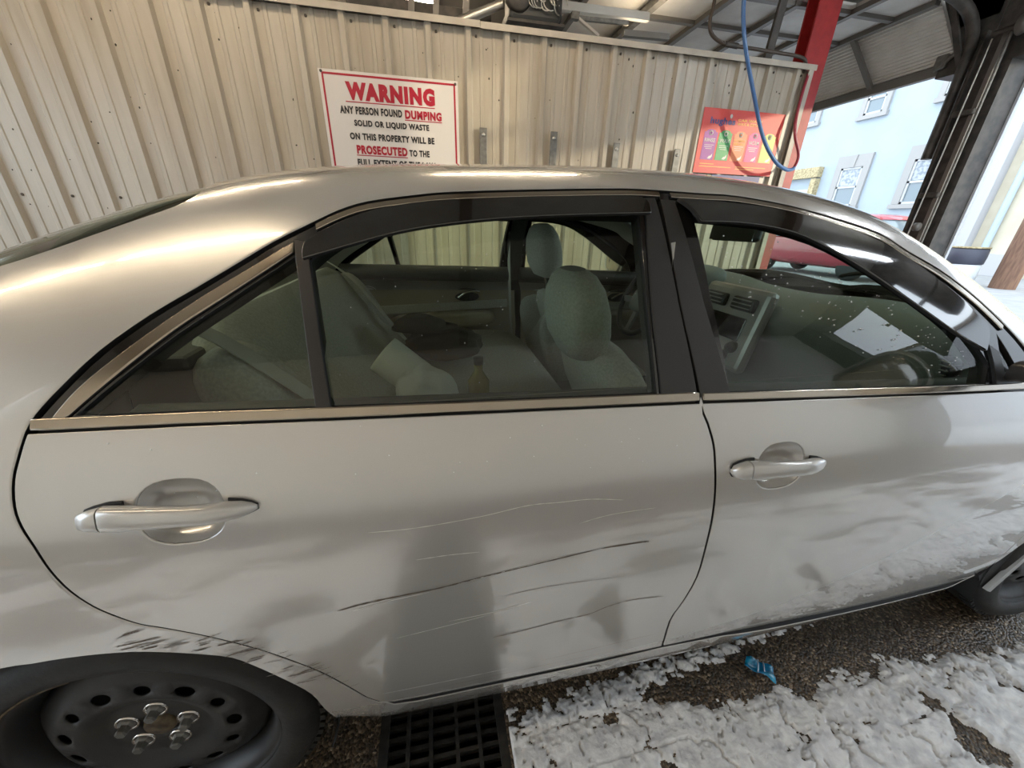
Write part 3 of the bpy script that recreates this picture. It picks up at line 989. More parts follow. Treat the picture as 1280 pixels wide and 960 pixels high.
def house_window(y0, y1, z0, z1, tr_t, tr_s, curtain):
    f = MB()
    ya, yb = hy(y0), hy(y1)
    za, zb = hz(z0), hz(z1)
    f.box((HX - .04, (ya + yb) / 2, zb + tr_t / 2), (.12, yb - ya + 2 * tr_s, tr_t))
    f.box((HX - .06, (ya + yb) / 2, za - .09), (.18, yb - ya + 2 * tr_s + .1, .16))
    for s_ in (-1, 1):
        f.box((HX - .04, (ya if s_ < 0 else yb) + s_ * tr_s / 2, (za + zb) / 2), (.12, tr_s, zb - za))
    w = f.build('window', 'house_trim', house)
    g = MB()
    for s_ in (-1, 1):
        g.box((HX - .03, (ya if s_ < 0 else yb) - s_ * .04, (za + zb) / 2), (.06, .08, zb - za))
    for z_ in (za + .04, (za + zb) / 2, zb - .04):
        g.box((HX - .03, (ya + yb) / 2, z_), (.06, yb - ya, .08))
    g.build('sash', 'house_frame', w)
    MB().box((HX - .008, (ya + yb) / 2, (za + zb) / 2), (.012, yb - ya - .1, zb - za - .05)).build('pane', 'house_pane', w)
    if curtain:
        MB().box((HX - .018, (ya + yb) / 2, (za + zb * 3) / 4), (.012, yb - ya - .14, (zb - za) * .42)).build('curtain', 'curtain', w)
    MB().prism([((ya + yb) / 2 - .09, zb), ((ya + yb) / 2 + .09, zb), ((ya + yb) / 2 + .13, zb + tr_t), ((ya + yb) / 2 - .13, zb + tr_t)], lambda u, v, q: (HX - .11 - q, u, v), .03).build('keystone', 'house_trim', w)


house_window(10.38, 10.92, 4.58, 5.40, .25, .20, False)
house_window(12.56, 13.10, 4.74, 5.50, .25, .20, False)
house_window(10.36, 11.04, 2.05, 3.17, .50, .28, True)
house_window(8.30, 8.98, 2.05, 3.17, .50, .28, True)
house_window(8.35, 8.90, 4.58, 5.40, .25, .20, False)
house_window(15.0, 15.6, 4.74, 5.50, .25, .20, False)
dr = MB()
ya, yb = hy(11.72), hy(13.3)
dr.box((HX - .15, (ya + yb) / 2, hz(3.15)), (.3, yb - ya, .45))
dr.box((HX - .15, ya + .14, 1.8), (.3, .28, 3.8))
dr.box((HX - .15, yb - .14, 1.8), (.3, .28, 3.8))
dd = dr.build('door_surround', 'ornate', house)
MB().box((HX - .06, (ya + yb) / 2 - .35, 1.6), (.08, .75, 3.3)).build('door_leaf', 'house_frame', dd)
MB().box((HX - .05, (ya + yb) / 2 + .35, 1.6), (.06, .7, 3.3)).build('door_leaf', 'dark_wood', dd)

ob = empty('long_building', (20, -5.8, 0), 'long low grey building across the road, mirrored in the front side window', 'building')
MB().box((20, -5.8, 3.4), (4, 7.6, 6.8)).build('wall', 'grey_wall', ob)
MB().box((20, -5.8, 6.87), (4.3, 7.9, .14)).build('roof', 'dark_wood', ob)

nb = empty('corner_building', (19.5, 7, 0), 'cream walled building with grey and white corner beyond the pillar', 'building')
KY = (19.5 - .609) / (10 - .609)


def ny(y):
    return CAM_POS[1] + (y - CAM_POS[1]) * KY


MB().box((21.5, (ny(4.757) + 3) / 2, 3.2), (4, ny(4.757) - 3, 6.4)).build('wall', 'cream_wall', nb)
MB().box((19.4, (ny(4.757) + ny(4.93)) / 2, 3.3), (.5, ny(4.93) - ny(4.757), 6.6)).build('corner_pier', 'grey_wall', nb)
MB().box((19.3, (ny(4.93) + ny(5.42)) / 2, 3.3), (.4, ny(5.42) - ny(4.93), 6.6)).build('white_pier', 'white_wall', nb)
MB().tube([(19.4, ny(4.55), 0), (19.4, ny(4.55), 6.2)], .09, 10).build('downpipe', 'pale_blue_pipe', nb)
MB().box((19.45, ny(4.62) - .3, .35), (.12, 2.0, .7)).build('plinth', 'grey_wall', nb)

ub = MB()
ub.tube([(15.3, 6.72, 0), (15.3, 6.72, 9)], [.24, .19], 16)
up_ = empty('utility_pole', (15.3, 6.72, 0), 'brown wooden utility pole at the right edge beyond the road', 'pole')
ub.build('shaft', 'pole_wood', up_)
MB().box((15.3, 6.72, 8.3), (.12, 2.2, .14)).build('crossarm', 'pole_wood', up_)
ba = empty('barrel', (15, 7.53, 0), 'dark barrel with a white lower half standing by the road', 'barrel')
MB().lathe([(0, 0), (.34, 0), (.35, .28), (.35, .52), (.335, .54)], (15, 7.53, 0), (0, 0, 1), 24).build('lower_shell', 'barrel_white', ba)
MB().lathe([(.335, .54), (.36, .56), (.37, .74), (.36, .93), (.335, .95), (.32, .94), (.31, .60), (0, .60)], (15, 7.53, 0), (0, 0, 1), 24).build('upper_band', 'barrel_dark', ba)
MB().lathe([(.335, .95), (.37, .95), (.37, .985), (.335, .985)], (15, 7.53, 0), (0, 0, 1), 24, closed=True).build('rim', 'ornate', ba)

rc = empty('red_vehicle', (12.9, 9.7, 0), 'red vehicle parked outside, its roof just showing over the silver car', 'car')
# it stands broadside to the bay: length along Y
RX, RY = 12.9, 9.75
rv = MB()
rv.loft([((RX, RY - 2.2, .62), (.80, 0, 0), (0, 0, .30)), ((RX, RY - 2.05, .70), (.88, 0, 0), (0, 0, .42)), ((RX, RY - .8, .72), (.90, 0, 0), (0, 0, .46)), ((RX, RY + 1.7, .72), (.90, 0, 0), (0, 0, .46)), ((RX, RY + 2.2, .66), (.84, 0, 0), (0, 0, .36))], 28, .45)
rv.build('body', 'red_car', rc)
MB().loft([((RX, RY, 1.10), (.84, 0, 0), (0, 2.0, 0)), ((RX, RY, 1.45), (.76, 0, 0), (0, 1.85, 0)), ((RX, RY, 1.62), (.70, 0, 0), (0, 1.75, 0))], 32, .4).build('cabin_glass', 'house_pane', rc)
MB().loft([((RX, RY, 1.60), (.74, 0, 0), (0, 1.80, 0)), ((RX, RY, 1.69), (.70, 0, 0), (0, 1.74, 0)), ((RX, RY, 1.74), (.55, 0, 0), (0, 1.4, 0))], 32, .45).build('roof', 'red_car', rc)
for yy in (-1.85, -.6, .6, 1.85):
    MB().bar((RX - .84, RY + yy, 1.1), (RX - .70, RY + yy * .93, 1.64), .09, .05, (0, 1, 0)).build('window_post', 'red_car', rc)
for yy in (RY - 1.45, RY + 1.45):
    for xx, s_ in ((RX - .84, 1), (RX + .84, -1)):
        MB().lathe([(0, 0), (.2, 0), (.33, .02), (.34, .1), (.34, .2), (0, .2)], (xx, yy, .34), (s_, 0, 0), 24).build('wheel', 'tyre', rc)
for xx in (RX - .6, RX + .6):
    MB().blob((xx, RY - 2.16, .82), (.16, .06, .09), .6, 14, 8).build('lamp', 'house_frame', rc)


# ------------------------------------------------------------------ car body surface
def cspline(xs,ys):
    xs=np.array(xs,float);ys=np.array(ys,float);n=len(xs);h=np.diff(xs);A=np.eye(n);b=np.zeros(n)
    for i in range(1,n-1):
        A[i,i-1:i+2]=[h[i-1],2*(h[i-1]+h[i]),h[i]];b[i]=6*((ys[i+1]-ys[i])/h[i]-(ys[i]-ys[i-1])/h[i-1])
    M=np.linalg.solve(A,b)
    def f(x):
        x=np.clip(np.asarray(x,float),xs[0],xs[-1]);i=np.clip(np.searchsorted(xs,x)-1,0,n-2);a=xs[i+1]-x;c=x-xs[i]
        return (M[i]*a**3+M[i+1]*c**3)/(6*h[i])+(ys[i]/h[i]-M[i]*h[i]/6)*a+(ys[i+1]/h[i]-M[i+1]*h[i]/6)*c
    return f
YS=cspline([.10,.15,.20,.25,.32,.42,.55,.68,.80,.90,.98,1.06,1.14,1.22,1.30,1.40,1.5,1.7],
         [.20,.13,.085,.057,.037,.021,.007,.0,.004,.021,.049,.086,.132,.182,.237,.313,.40,.60])
ZC=cspline([-1.3,-1.08,-.9,-.7,-.5,-.25,0,.3,.6,.9,1.2,1.5,1.75,2.0,2.2,2.4,2.6,2.9,3.2,3.5,3.7,3.9],
         [.93,1.0,1.035,1.075,1.150,1.240,1.324,1.396,1.422,1.433,1.433,1.413,1.366,1.268,1.170,1.072,1.018,.985,.93,.84,.7,.4])
def smooth(a,b,x): t=np.clip((x-a)/(b-a),0,1); return t*t*(3-2*t)
def ZB(x): return 1.0-.22*(1-smooth(-.85,-.55,x))-.25*smooth(2.25,2.6,x)
CAR_MID=.91
def side(x,z):
    d=z-1.0;e=(d+np.sqrt(d*d+.0025))/2
    return YS(z)+.012*(x-1.1)**2+e*.07*(x-1.0)**2*(x<1.0)+e*.10*(x-1.0)**2*(x>1.0)+.5*np.maximum(0,x-3.2)**2+.35*np.maximum(0,-.55-x)**2
def roof(x,y):
    w=np.clip((CAR_MID-y)/.62,0,1.6)
    xp=.85+(x-.85)*(1+.10*w*w)
    return ZC(xp)-.042*w*w
EDGE_K=.045
def body_f(x,y,z):
    a=(side(x,z)-y)*.9; b=(z-roof(x,y))
    return (a+b+np.sqrt((a-b)**2+EDGE_K*EDGE_K))/2-EDGE_K*.12
def surf(x,s):
    """panel coordinates (x, girth s) to a point on the body"""
    x=np.asarray(x,float);s=np.asarray(s,float); zb=ZB(x)
    th=np.clip((s-zb)/.9,0,np.pi/2); up=s>zb
    dy=np.where(up,-np.cos(th),-1.); dz=np.where(up,np.sin(th),0.)
    z0=np.where(up,zb,s)
    lo=np.full(x.shape,.0);hi=np.full(x.shape,1.3)
    for _ in range(40):
        m=(lo+hi)/2; f=body_f(x,CAR_MID+dy*m,z0+dz*m); lo=np.where(f<0,m,lo);hi=np.where(f<0,hi,m)
    m=(lo+hi)/2
    return np.stack([x,CAR_MID+dy*m,z0+dz*m],-1)
def dom(P):
    x,y,z=P; zb=ZB(x)
    if z<=zb: return (float(x),float(z))
    return (float(x),float(zb+.9*np.arctan2(z-zb,CAR_MID-y)))
def normal(P):
    e=1e-4;x,y,z=P[...,0],P[...,1],P[...,2]
    g=np.stack([body_f(x+e,y,z)-body_f(x-e,y,z),body_f(x,y+e,z)-body_f(x,y-e,z),body_f(x,y,z+e)-body_f(x,y,z-e)],-1)
    return g/np.linalg.norm(g,axis=-1,keepdims=True)

# outlines on the body side as (x, girth)
TR = {
 'DOOR_REAR': [(0.0629,1.0188),(0.0543,0.9902),(0.0463,0.9615),(0.0433,0.9262),(0.0467,0.8990),(0.0546,0.8692),(0.0629,0.8286),(0.0750,0.7913),(0.0928,0.7584),(0.1131,0.7339),(0.1378,0.7103),(0.1660,0.6940),(0.2156,0.6608),(0.2669,0.6171),(0.3047,0.5756),(0.3568,0.5040),(0.3950,0.4257),(0.4185,0.3680),(0.4405,0.3289),(0.4905,0.3091),(0.5549,0.3069),(0.6581,0.3144),(0.7466,0.3110),(0.8362,0.3133),(1.0193,0.3098),(1.1248,0.3177)],
 'B_GAP': [(1.1056,0.4430),(1.1178,0.5195),(1.1270,0.6012),(1.1218,0.7001),(1.1186,0.7643),(1.1128,0.8271),(1.1051,0.8849),(1.0997,0.9225),(1.0882,0.9599),(1.0753,0.9988),(1.0575,1.1505),(1.0513,1.2894),(1.0577,1.4633)],
 'FRONT_BOT': [(1.2917,0.3141),(1.5637,0.2884),(1.8946,0.2498)],
 'DLO': [(0.0629,1.0188),(0.0743,1.0411),(0.1012,1.0762),(0.1451,1.1282),(0.2031,1.1818),(0.2664,1.2316),(0.3160,1.2729),(0.3680,1.3179),(0.4289,1.3640),(0.4631,1.3890),(0.5089,1.4118),(0.5887,1.4310),(0.6542,1.4422),(0.8223,1.4568),(0.9862,1.4689),(1.0590,1.4687),(1.1605,1.4658),(1.2413,1.4646),(1.3722,1.4434),(1.4861,1.4100),(1.6037,1.3691),(1.6731,1.3151),(1.7519,1.2651),(1.8244,1.2021),(1.8798,1.1438),(1.9332,1.0805)],
 'BELT': [(0.0665,1.0186),(0.2607,1.0165),(0.4756,1.0113),(0.7504,1.0054),(1.0752,0.9974),(1.3879,0.9859),(1.8399,0.9685)],
 'CHROME_OUT': [(0.0926,1.0326),(0.1237,1.0740),(0.1803,1.1294),(0.2706,1.2102),(0.3344,1.2620),(0.3940,1.3130)],
 'CHROME_IN': [(0.1063,1.0349),(0.1546,1.0826),(0.2331,1.1575),(0.2974,1.2111),(0.3592,1.2649),(0.3932,1.2965)],
 'QGLASS': [(0.1164,1.0375),(0.1623,1.0822),(0.2375,1.1523),(0.3009,1.2054),(0.3616,1.2587),(0.3968,1.2900),(0.4146,1.1413),(0.4262,1.0216),(0.2610,1.0264)],
 'RGLASS': [(0.4157,1.2787),(0.4316,1.1408),(0.4466,1.0250),(0.6976,1.0177),(0.9906,1.0097),(0.9925,1.1844),(1.0077,1.4060),(0.8161,1.4069),(0.6418,1.3931),(0.5214,1.3635),(0.4587,1.3269)],
 'BAR': [(0.3962,1.3197),(0.4141,1.3164),(0.4316,1.1408),(0.4454,1.0227),(0.4273,1.0204),(0.4146,1.1413)],
 'BPR': [(1.0243,1.4388),(1.0470,1.4402),(1.0510,1.1833),(1.0673,1.0020),(0.9980,1.0037),(0.9989,1.1843)],
 'BPF': [(1.0601,1.4361),(1.0877,1.4330),(1.1047,1.1822),(1.1364,1.0047),(1.0771,1.0014),(1.0576,1.1831)],
 'BPF2': [(1.0877,1.4330),(1.1168,1.4112),(1.1254,1.1818),(1.1381,1.0046)],
 'FGLASS': [(1.1241,1.4116),(1.1248,1.1989),(1.1381,1.0046),(1.3884,0.9932),(1.8020,0.9792),(1.8228,1.0266),(1.7619,1.1144),(1.6574,1.2015),(1.5446,1.2859),(1.4334,1.3549),(1.3000,1.3977)],
 'VR_TOP': [(0.4153,1.3164),(0.4585,1.3516),(0.5217,1.3862),(0.6152,1.4106),(0.7287,1.4229),(0.8500,1.4324),(0.9972,1.4397),(1.0198,1.4339)],
 'VR_BOT': [(0.4182,1.2692),(0.4708,1.2899),(0.5591,1.3225),(0.6390,1.3415),(0.7332,1.3563),(0.8418,1.3667),(0.9365,1.3735),(1.0128,1.3782)],
 'VF_TOP': [(1.0979,1.4384),(1.2309,1.4322),(1.3675,1.4141),(1.4871,1.3793),(1.5878,1.3356),(1.6838,1.2660),(1.7689,1.1898),(1.8213,1.1276)],
 'VF_BOT': [(1.1167,1.3606),(1.1971,1.3613),(1.2810,1.3512),(1.3515,1.3294),(1.4319,1.2820),(1.5131,1.2248),(1.5960,1.1629),(1.6919,1.0950),(1.7664,1.0560)],
 'SAIL': [(1.8248,1.0674),(1.8488,1.0517),(1.8585,0.9952),(1.9256,0.9894),(1.9227,0.9644),(1.8297,0.9725),(1.8279,1.0263)],
 'TRI': [(1.8725,1.0948),(1.8920,1.0567),(1.9176,1.0051),(1.8653,1.0032),(1.8630,1.0456)],
 'REARGLASS': [(-0.0014,1.2727),(0.0405,1.2933),(0.0826,1.3168),(0.1464,1.3558),(0.2139,1.3994),(0.2384,1.4360),(0.2430,1.4756)],
 'CUP_R': [(0.1795,0.9198),(0.1970,0.9377),(0.2184,0.9465),(0.2619,0.9437),(0.2812,0.9331),(0.2935,0.9137),(0.2923,0.8814),(0.2831,0.8635),(0.2574,0.8486),(0.2236,0.8494),(0.1970,0.8571),(0.1851,0.8763)],
 'HAND_R': [(0.1196,0.9052),(0.1253,0.9178),(0.1615,0.9217),(0.1799,0.9231),(0.1895,0.9155),(0.2323,0.9121),(0.2803,0.9069),(0.2947,0.9147),(0.3245,0.9104),(0.3372,0.9007),(0.3340,0.8926),(0.3097,0.8855),(0.2749,0.8835),(0.2189,0.8830),(0.1807,0.8841),(0.1514,0.8877),(0.1263,0.8953)],
 'HAND_F': [(1.1359,0.8706),(1.3564,0.8628),(1.1953,0.8769),(1.2083,0.8425)],
 'CUP_F': [(1.1995,0.8876),(1.2213,0.9055),(1.2729,0.9068),(1.3011,0.8900),(1.3148,0.8756),(1.2877,0.8238),(1.2325,0.8166),(1.2025,0.8346)],
 'SCR1': [(0.4169,0.6774),(0.4539,0.6849),(0.5205,0.6918),(0.5889,0.6967),(0.6597,0.7075),(0.7325,0.7164),(0.8076,0.7254),(0.8851,0.7344),(0.9667,0.7353),(0.9872,0.7336)],
 'SCR2': [(0.6831,0.5198),(0.7407,0.5245),(0.8250,0.5359),(0.8858,0.5405),(0.9281,0.5565),(0.9813,0.5638),(1.0583,0.5566)],
 'SCR3': [(0.4844,0.8342),(0.5582,0.8324),(0.6623,0.8390),(0.7445,0.8492),(0.8014,0.8480),(0.8603,0.8466),(0.9220,0.8371)],
 'SCR4': [(0.5534,0.7690),(0.6063,0.7700),(0.6606,0.7674)],
 'ARCH': [(-0.0627,0.6555),(0.0020,0.6609),(0.0667,0.6587),(0.1298,0.6467),(0.2195,0.6081),(0.2551,0.5715),(0.2982,0.4962),(0.3269,0.4274),(0.3346,0.3562),(0.3441,0.2863)],
}



# ------------------------------------------------------------------ body panels
def even_odd(P, loops):
    x, y = P[:, 0], P[:, 1]
    c = np.zeros(len(P), bool)
    for lp in loops:
        a = np.array(lp)
        b = np.roll(a, -1, 0)
        for (x0, y0), (x1, y1) in zip(a, b):
            if y0 == y1:
                continue
            k = ((y0 > y) != (y1 > y)) & (x < (x1 - x0) * (y - y0) / (y1 - y0) + x0)
            c ^= k
    return c


def inside(P, loops):
    """in the first outline and in none of the others"""
    k = even_odd(P, loops[:1])
    for l in loops[1:]:
        k &= ~even_odd(P, [l])
    return k


def densify(lp, st):
    out = []
    n = len(lp)
    for i in range(n):
        a, b = np.array(lp[i]), np.array(lp[(i + 1) % n])
        k = max(1, int(np.ceil(np.hypot(*(b - a)) / st)))
        for j in range(k):
            out.append(tuple(a + (b - a) * j / k))
    return out


def clean(lp, eps=.0012):
    out = []
    for p in lp:
        if not out or math.hypot(p[0] - out[-1][0], p[1] - out[-1][1]) > eps:
            out.append((float(p[0]), float(p[1])))
    if math.hypot(out[0][0] - out[-1][0], out[0][1] - out[-1][1]) < eps:
        out.pop()
    return out


def offs(lp, d):
    """move an outline outwards by d (inwards when negative)"""
    a = np.array(clean(lp))
    b, c = np.roll(a, 1, 0), np.roll(a, -1, 0)
    area = np.sum(a[:, 0] * c[:, 1] - c[:, 0] * a[:, 1])
    sg = 1 if area > 0 else -1
    t1, t2 = a - b, c - a
    t1 /= np.linalg.norm(t1, axis=1, keepdims=True)
    t2 /= np.linalg.norm(t2, axis=1, keepdims=True)
    n1 = np.stack([t1[:, 1], -t1[:, 0]], 1) * sg
    n2 = np.stack([t2[:, 1], -t2[:, 0]], 1) * sg
    n = n1 + n2
    n /= np.maximum(np.linalg.norm(n, axis=1, keepdims=True), 1e-6)
    k = 1 / np.maximum(np.sum(n * n1, axis=1, keepdims=True), .5)
    return [tuple(p) for p in a + n * d * k]


def panel_geo(loops, off=0.0, step=.03, bev=.0015, depth=.012, bstep=None, dark=None):
    loops = [densify(clean(l), bstep or step * .8) for l in loops]
    # grid points
    A = np.array([p for l in loops for p in l])
    lo, hi = A.min(0), A.max(0)
    gx = np.arange(lo[0] + step * .5, hi[0], step)
    gy = np.arange(lo[1] + step * .5, hi[1], step)
    G = np.array([(x + (step * .5 if j % 2 else 0), y) for j, y in enumerate(gy) for x in gx]) if len(gx) and len(gy) else np.zeros((0, 2))
    if len(G):
        G = G[inside(G, loops)]
    if len(G):
        keep = np.ones(len(G), bool)
        for i in range(0, len(A), 400):
            d = np.min(np.hypot(G[:, None, 0] - A[None, i:i + 400, 0], G[:, None, 1] - A[None, i:i + 400, 1]), 1)
            keep &= d > step * .45
        G = G[keep]
    vin = [Vector((float(p[0]), float(p[1]))) for p in A] + [Vector((float(p[0]), float(p[1]))) for p in G]
    edges, k = [], 0
    for l in loops:
        n = len(l)
        edges += [(k + i, k + (i + 1) % n) for i in range(n)]
        k += n
    vo, _, fo, *_r_ = delaunay_2d_cdt(vin, edges, [], 0, 1e-6)
    D = np.array([(v.x, v.y) for v in vo])
    T = np.array([f for f in fo if len(f) == 3])
    cen = D[T].mean(1)
    T = T[inside(cen, loops)]
    P = surf(D[:, 0], D[:, 1])
    N = normal(P)
    of = off(D[:, 0], D[:, 1])[:, None] if callable(off) else off
    V = [P + N * of]
    NN = [N]
    # orient faces outwards
    fn = np.cross(V[0][T[:, 1]] - V[0][T[:, 0]], V[0][T[:, 2]] - V[0][T[:, 0]])
    fl = np.sum(fn * N[T[:, 0]], 1) < 0
    T[fl] = T[fl][:, ::-1]
    F = [tuple(t) for t in T.tolist()]
    MI = [0] * len(F)
    base = len(D)
    if depth > 0:
        for li, l in enumerate(loops):
            L_ = np.array(l)
            mid = L_[:, 1] > ZB(L_[:, 0]) + .9 * math.pi / 2 - .003
            n = len(L_)
            p = surf(L_[:, 0], L_[:, 1])
            nn = normal(p)
            o2 = off(L_[:, 0], L_[:, 1])[:, None] if callable(off) else off
            p = p + nn * o2
            tg = np.roll(p, -1, 0) - np.roll(p, 1, 0)
            tg /= np.maximum(np.linalg.norm(tg, axis=1, keepdims=True), 1e-9)
            out = np.cross(tg, nn)
            # which way is outside of the region
            i0 = n // 3
            tdom = np.roll(L_, -1, 0)[i0] - np.roll(L_, 1, 0)[i0]
            tdom = tdom / max(np.hypot(*tdom), 1e-9)
            q = np.array([[L_[i0][0] + tdom[1] * .0006, L_[i0][1] - tdom[0] * .0006]])
            right_is_out = not inside(q, loops)[0]
            q3 = surf(q[:, 0], q[:, 1])[0] - (p[i0] - (nn * o2)[i0] if not np.isscalar(o2) else p[i0] - nn[i0] * o2)
            if (np.dot(q3, out[i0]) > 0) != right_is_out:
                out = -out
            r1 = p + out * bev - nn * bev
            r2 = r1 - nn * depth
            V += [p, r1, r1, r2]
            m1 = nn * .75 + out * .66
            NN += [nn, m1, out, out]
            flip = np.dot(np.cross(tg[i0], -nn[i0]), out[i0]) < 0
            for i in range(n):
                j = (i + 1) % n
                if mid[i] and mid[j]:
                    continue
                for a_, b_ in ((0, 1), (2, 3)):
                    f = (base + a_ * n + i, base + a_ * n + j, base + b_ * n + j, base + b_ * n + i)
                    F.append(f[::-1] if flip else f)
                    MI.append(1 if a_ == 2 and (dark is None or li in dark) else 0)
            base += 4 * n
    return np.concatenate(V), np.concatenate(NN), F, MI


def geo_mesh(name, geos, m, mirror=False, flip_n=False):
    V, N, F, MI = [], [], [], []
    k = 0
    for g in geos:
        v, n, f = g[:3]
        mi = g[3] if len(g) > 3 else [0] * len(f)
        mir = len(g) > 4 and g[4]
        MI += mi
        v, n = v.copy(), n.copy()
        if mir != mirror:
            v[:, 1] = 2 * CAR_MID - v[:, 1]
            n[:, 1] *= -1
            f = [q[::-1] for q in f]
        V.append(v)
        N.append(n)
        F += [tuple(i + k for i in q) for q in f]
        k += len(v)
    V, N = np.concatenate(V), np.concatenate(N)
    N /= np.linalg.norm(N, axis=1, keepdims=True)
    me = bpy.data.meshes.new(name)
    me.from_pydata(V.tolist(), [], F)
    me.materials.append(MATS[m])
    if any(MI):
        me.materials.append(MATS['rubber_and_gap_shade'])  # panel edge returns coloured dark: shade of the gaps put into colour
        me.polygons.foreach_set('material_index', MI)
    me.polygons.foreach_set('use_smooth', [True] * len(me.polygons))
    me.update()
    if len(me.vertices) == len(N):
        me.normals_split_custom_set_from_vertices(N.tolist())
    return me


class Side:
    """near side (mirror False) or far side of the car"""

    def __init__(s, mirror):
        s.mirror = mirror
        s.cache = {}

    def panel(s, name, m, parent, loops, label=None, **k):
        key = (name, round(loops[0][0][0], 4), round(loops[0][0][1], 4), len(loops[0]))
        if key not in PCACHE:
            PCACHE[key] = panel_geo(loops, **k)
        return link(name, geo_mesh(name, [PCACHE[key]], m, s.mirror), parent, label=label)

    def y(s, y):
        return 2 * CAR_MID - y if s.mirror else y


PCACHE = {}


def seg(a, b, n=6):
    return [tuple(np.array(a) + (np.array(b) - np.array(a)) * i / n) for i in range(n + 1)]


def smax(x):
    return float(ZB(x)) + .9 * math.pi / 2


car = empty('silver_sedan', (1.3, .91, 0), 'scratched silver four door sedan with dark rain visors, parked in the wash bay', 'car')

REAR_EDGE = spline(TR['DOOR_REAR'][:19], 3)
REAR_BOT = [(.4705, .3105), (.52, .3075), (.65, .3085), (.80, .309), (.95, .309), (1.1248, .3120)]
FRONT_EDGE = spline([(2.20, .262), (2.258, .295), (2.262, .36), (2.250, .49), (2.235, .62), (2.21, .75), (2.17, .88), (2.12, .955)], 4)
FRONT_BOT = [(1.30, .308), (1.5659, .2885), (1.885, .2605), (2.09, .252)]
BELT_R = [p for p in TR['BELT'][:5]]
BELT_F = [TR['BELT'][4], TR['BELT'][5], TR['BELT'][6], (2.06, .960)]
DLO = spline(TR['DLO'][:9], 3)[:-1] + spline(TR['DLO'][8:16], 3)[:-1] + spline(TR['DLO'][15:], 3) + spline([TR['DLO'][-1], (1.99, 1.01), (2.06, .968)], 4)[1:]
BG = spline([(1.1248, .3120)] + TR['B_GAP'], 3)
i_belt = min(range(len(BG)), key=lambda i: abs(BG[i][1] - .9985))
BG_LOW, BG_UP = BG[:i_belt + 1], BG[i_belt:]
i_b = min(range(len(DLO)), key=lambda i: abs(DLO[i][0] - 1.0575) + (DLO[i][1] < 1.3) * 9)
DLO_R, DLO_F = DLO[:i_b + 1], DLO[i_b:]

APERTURE = clean(REAR_EDGE + REAR_BOT + FRONT_BOT + FRONT_EDGE + DLO[::-1])
LOOP_RD = clean(REAR_EDGE + REAR_BOT + BG_LOW + BELT_R[::-1])
LOOP_FD = clean(BG_LOW[::-1] + FRONT_BOT + FRONT_EDGE + BELT_F[::-1])
LOOP_RU = clean(BELT_R + BG_UP + DLO_R[::-1])
LOOP_FU = clean(BELT_F + DLO_F[::-1] + BG_UP[::-1])

RG_EDGE = spline([(-.50, 1.135), (-.35, 1.150), (-.18, 1.195)] + TR['REARGLASS'], 3)
LOOP_RG = clean(RG_EDGE + [(.225, 1.62), (.19, 1.85), (.165, 2.15)] + [(.155, 2.28), (.155, 2.46), (-.56, 2.46)] + seg((-.56, 2.3), (-.555, 1.9), 3) + [(-.54, 1.5), (-.52, 1.25)])
WS_EDGE = spline([(1.535, 1.56), (1.60, 1.478), (1.70, 1.388), (1.82, 1.288), (1.93, 1.193), (2.03, 1.105), (2.11, 1.03)], 3)
LOOP_WS = clean(WS_EDGE + [(2.20, 1.06), (2.27, 1.22), (2.33, 1.5), (2.38, 1.85)] + [(2.41, 2.1), (2.42, 2.46), (1.57, 2.46)] + seg((1.57, 2.35), (1.565, 1.95), 4) + [(1.555, 1.75)])

ARCH_R = spline(TR['ARCH'], 3)
ARC_R = [(-p[0] + .004, p[1]) for p in ARCH_R[::-1] if p[0] > .03] + [p for p in ARCH_R if p[0] > -.03]
WB = 2.62
ARC_F = [(WB + .342 * math.cos(a), .322 + .342 * math.sin(a)) for a in np.linspace(math.pi + .25, -.25, 40)]
TOPX = list(np.linspace(3.62, -1.0, 160))
OUTER = clean([(-1.0, .26)] + seg((-.9, .25), (-.36, .24), 6) + ARC_R + seg((.350, .243), (2.27, .243), 20)[1:-1] + ARC_F + seg((2.99, .25), (3.55, .26), 6) + [(3.62, .28)]
              + seg((3.62, .4), (3.62, smax(3.62)), 12) + [(x_, smax(x_)) for x_ in TOPX[1:]] + seg((-1.0, smax(-1.0) - .1), (-1.0, .4), 12))

def to_mid(lp):
    """end an outline at the car's centre line"""
    return clean([(x_, min(s_, smax(x_))) for x_, s_ in densify(lp, .05)])


near, far = Side(False), Side(True)
def sill_off(x_, s_):
    """the sill stands proud below the doors"""
    return .010 * (1 - smooth(.293, .318, s_)) * smooth(.36, .46, x_) * (1 - smooth(2.15, 2.27, x_))


shell_g = panel_geo([OUTER, offs(APERTURE, .0032), LOOP_RG, LOOP_WS], off=sill_off, step=.036, bev=.0018, depth=.016, bstep=.022)
me = geo_mesh('body_shell', [shell_g, (*shell_g, True)], 'paint')
link('body_shell', me, car, label='silver body shell with roof, quarter panels and sill')

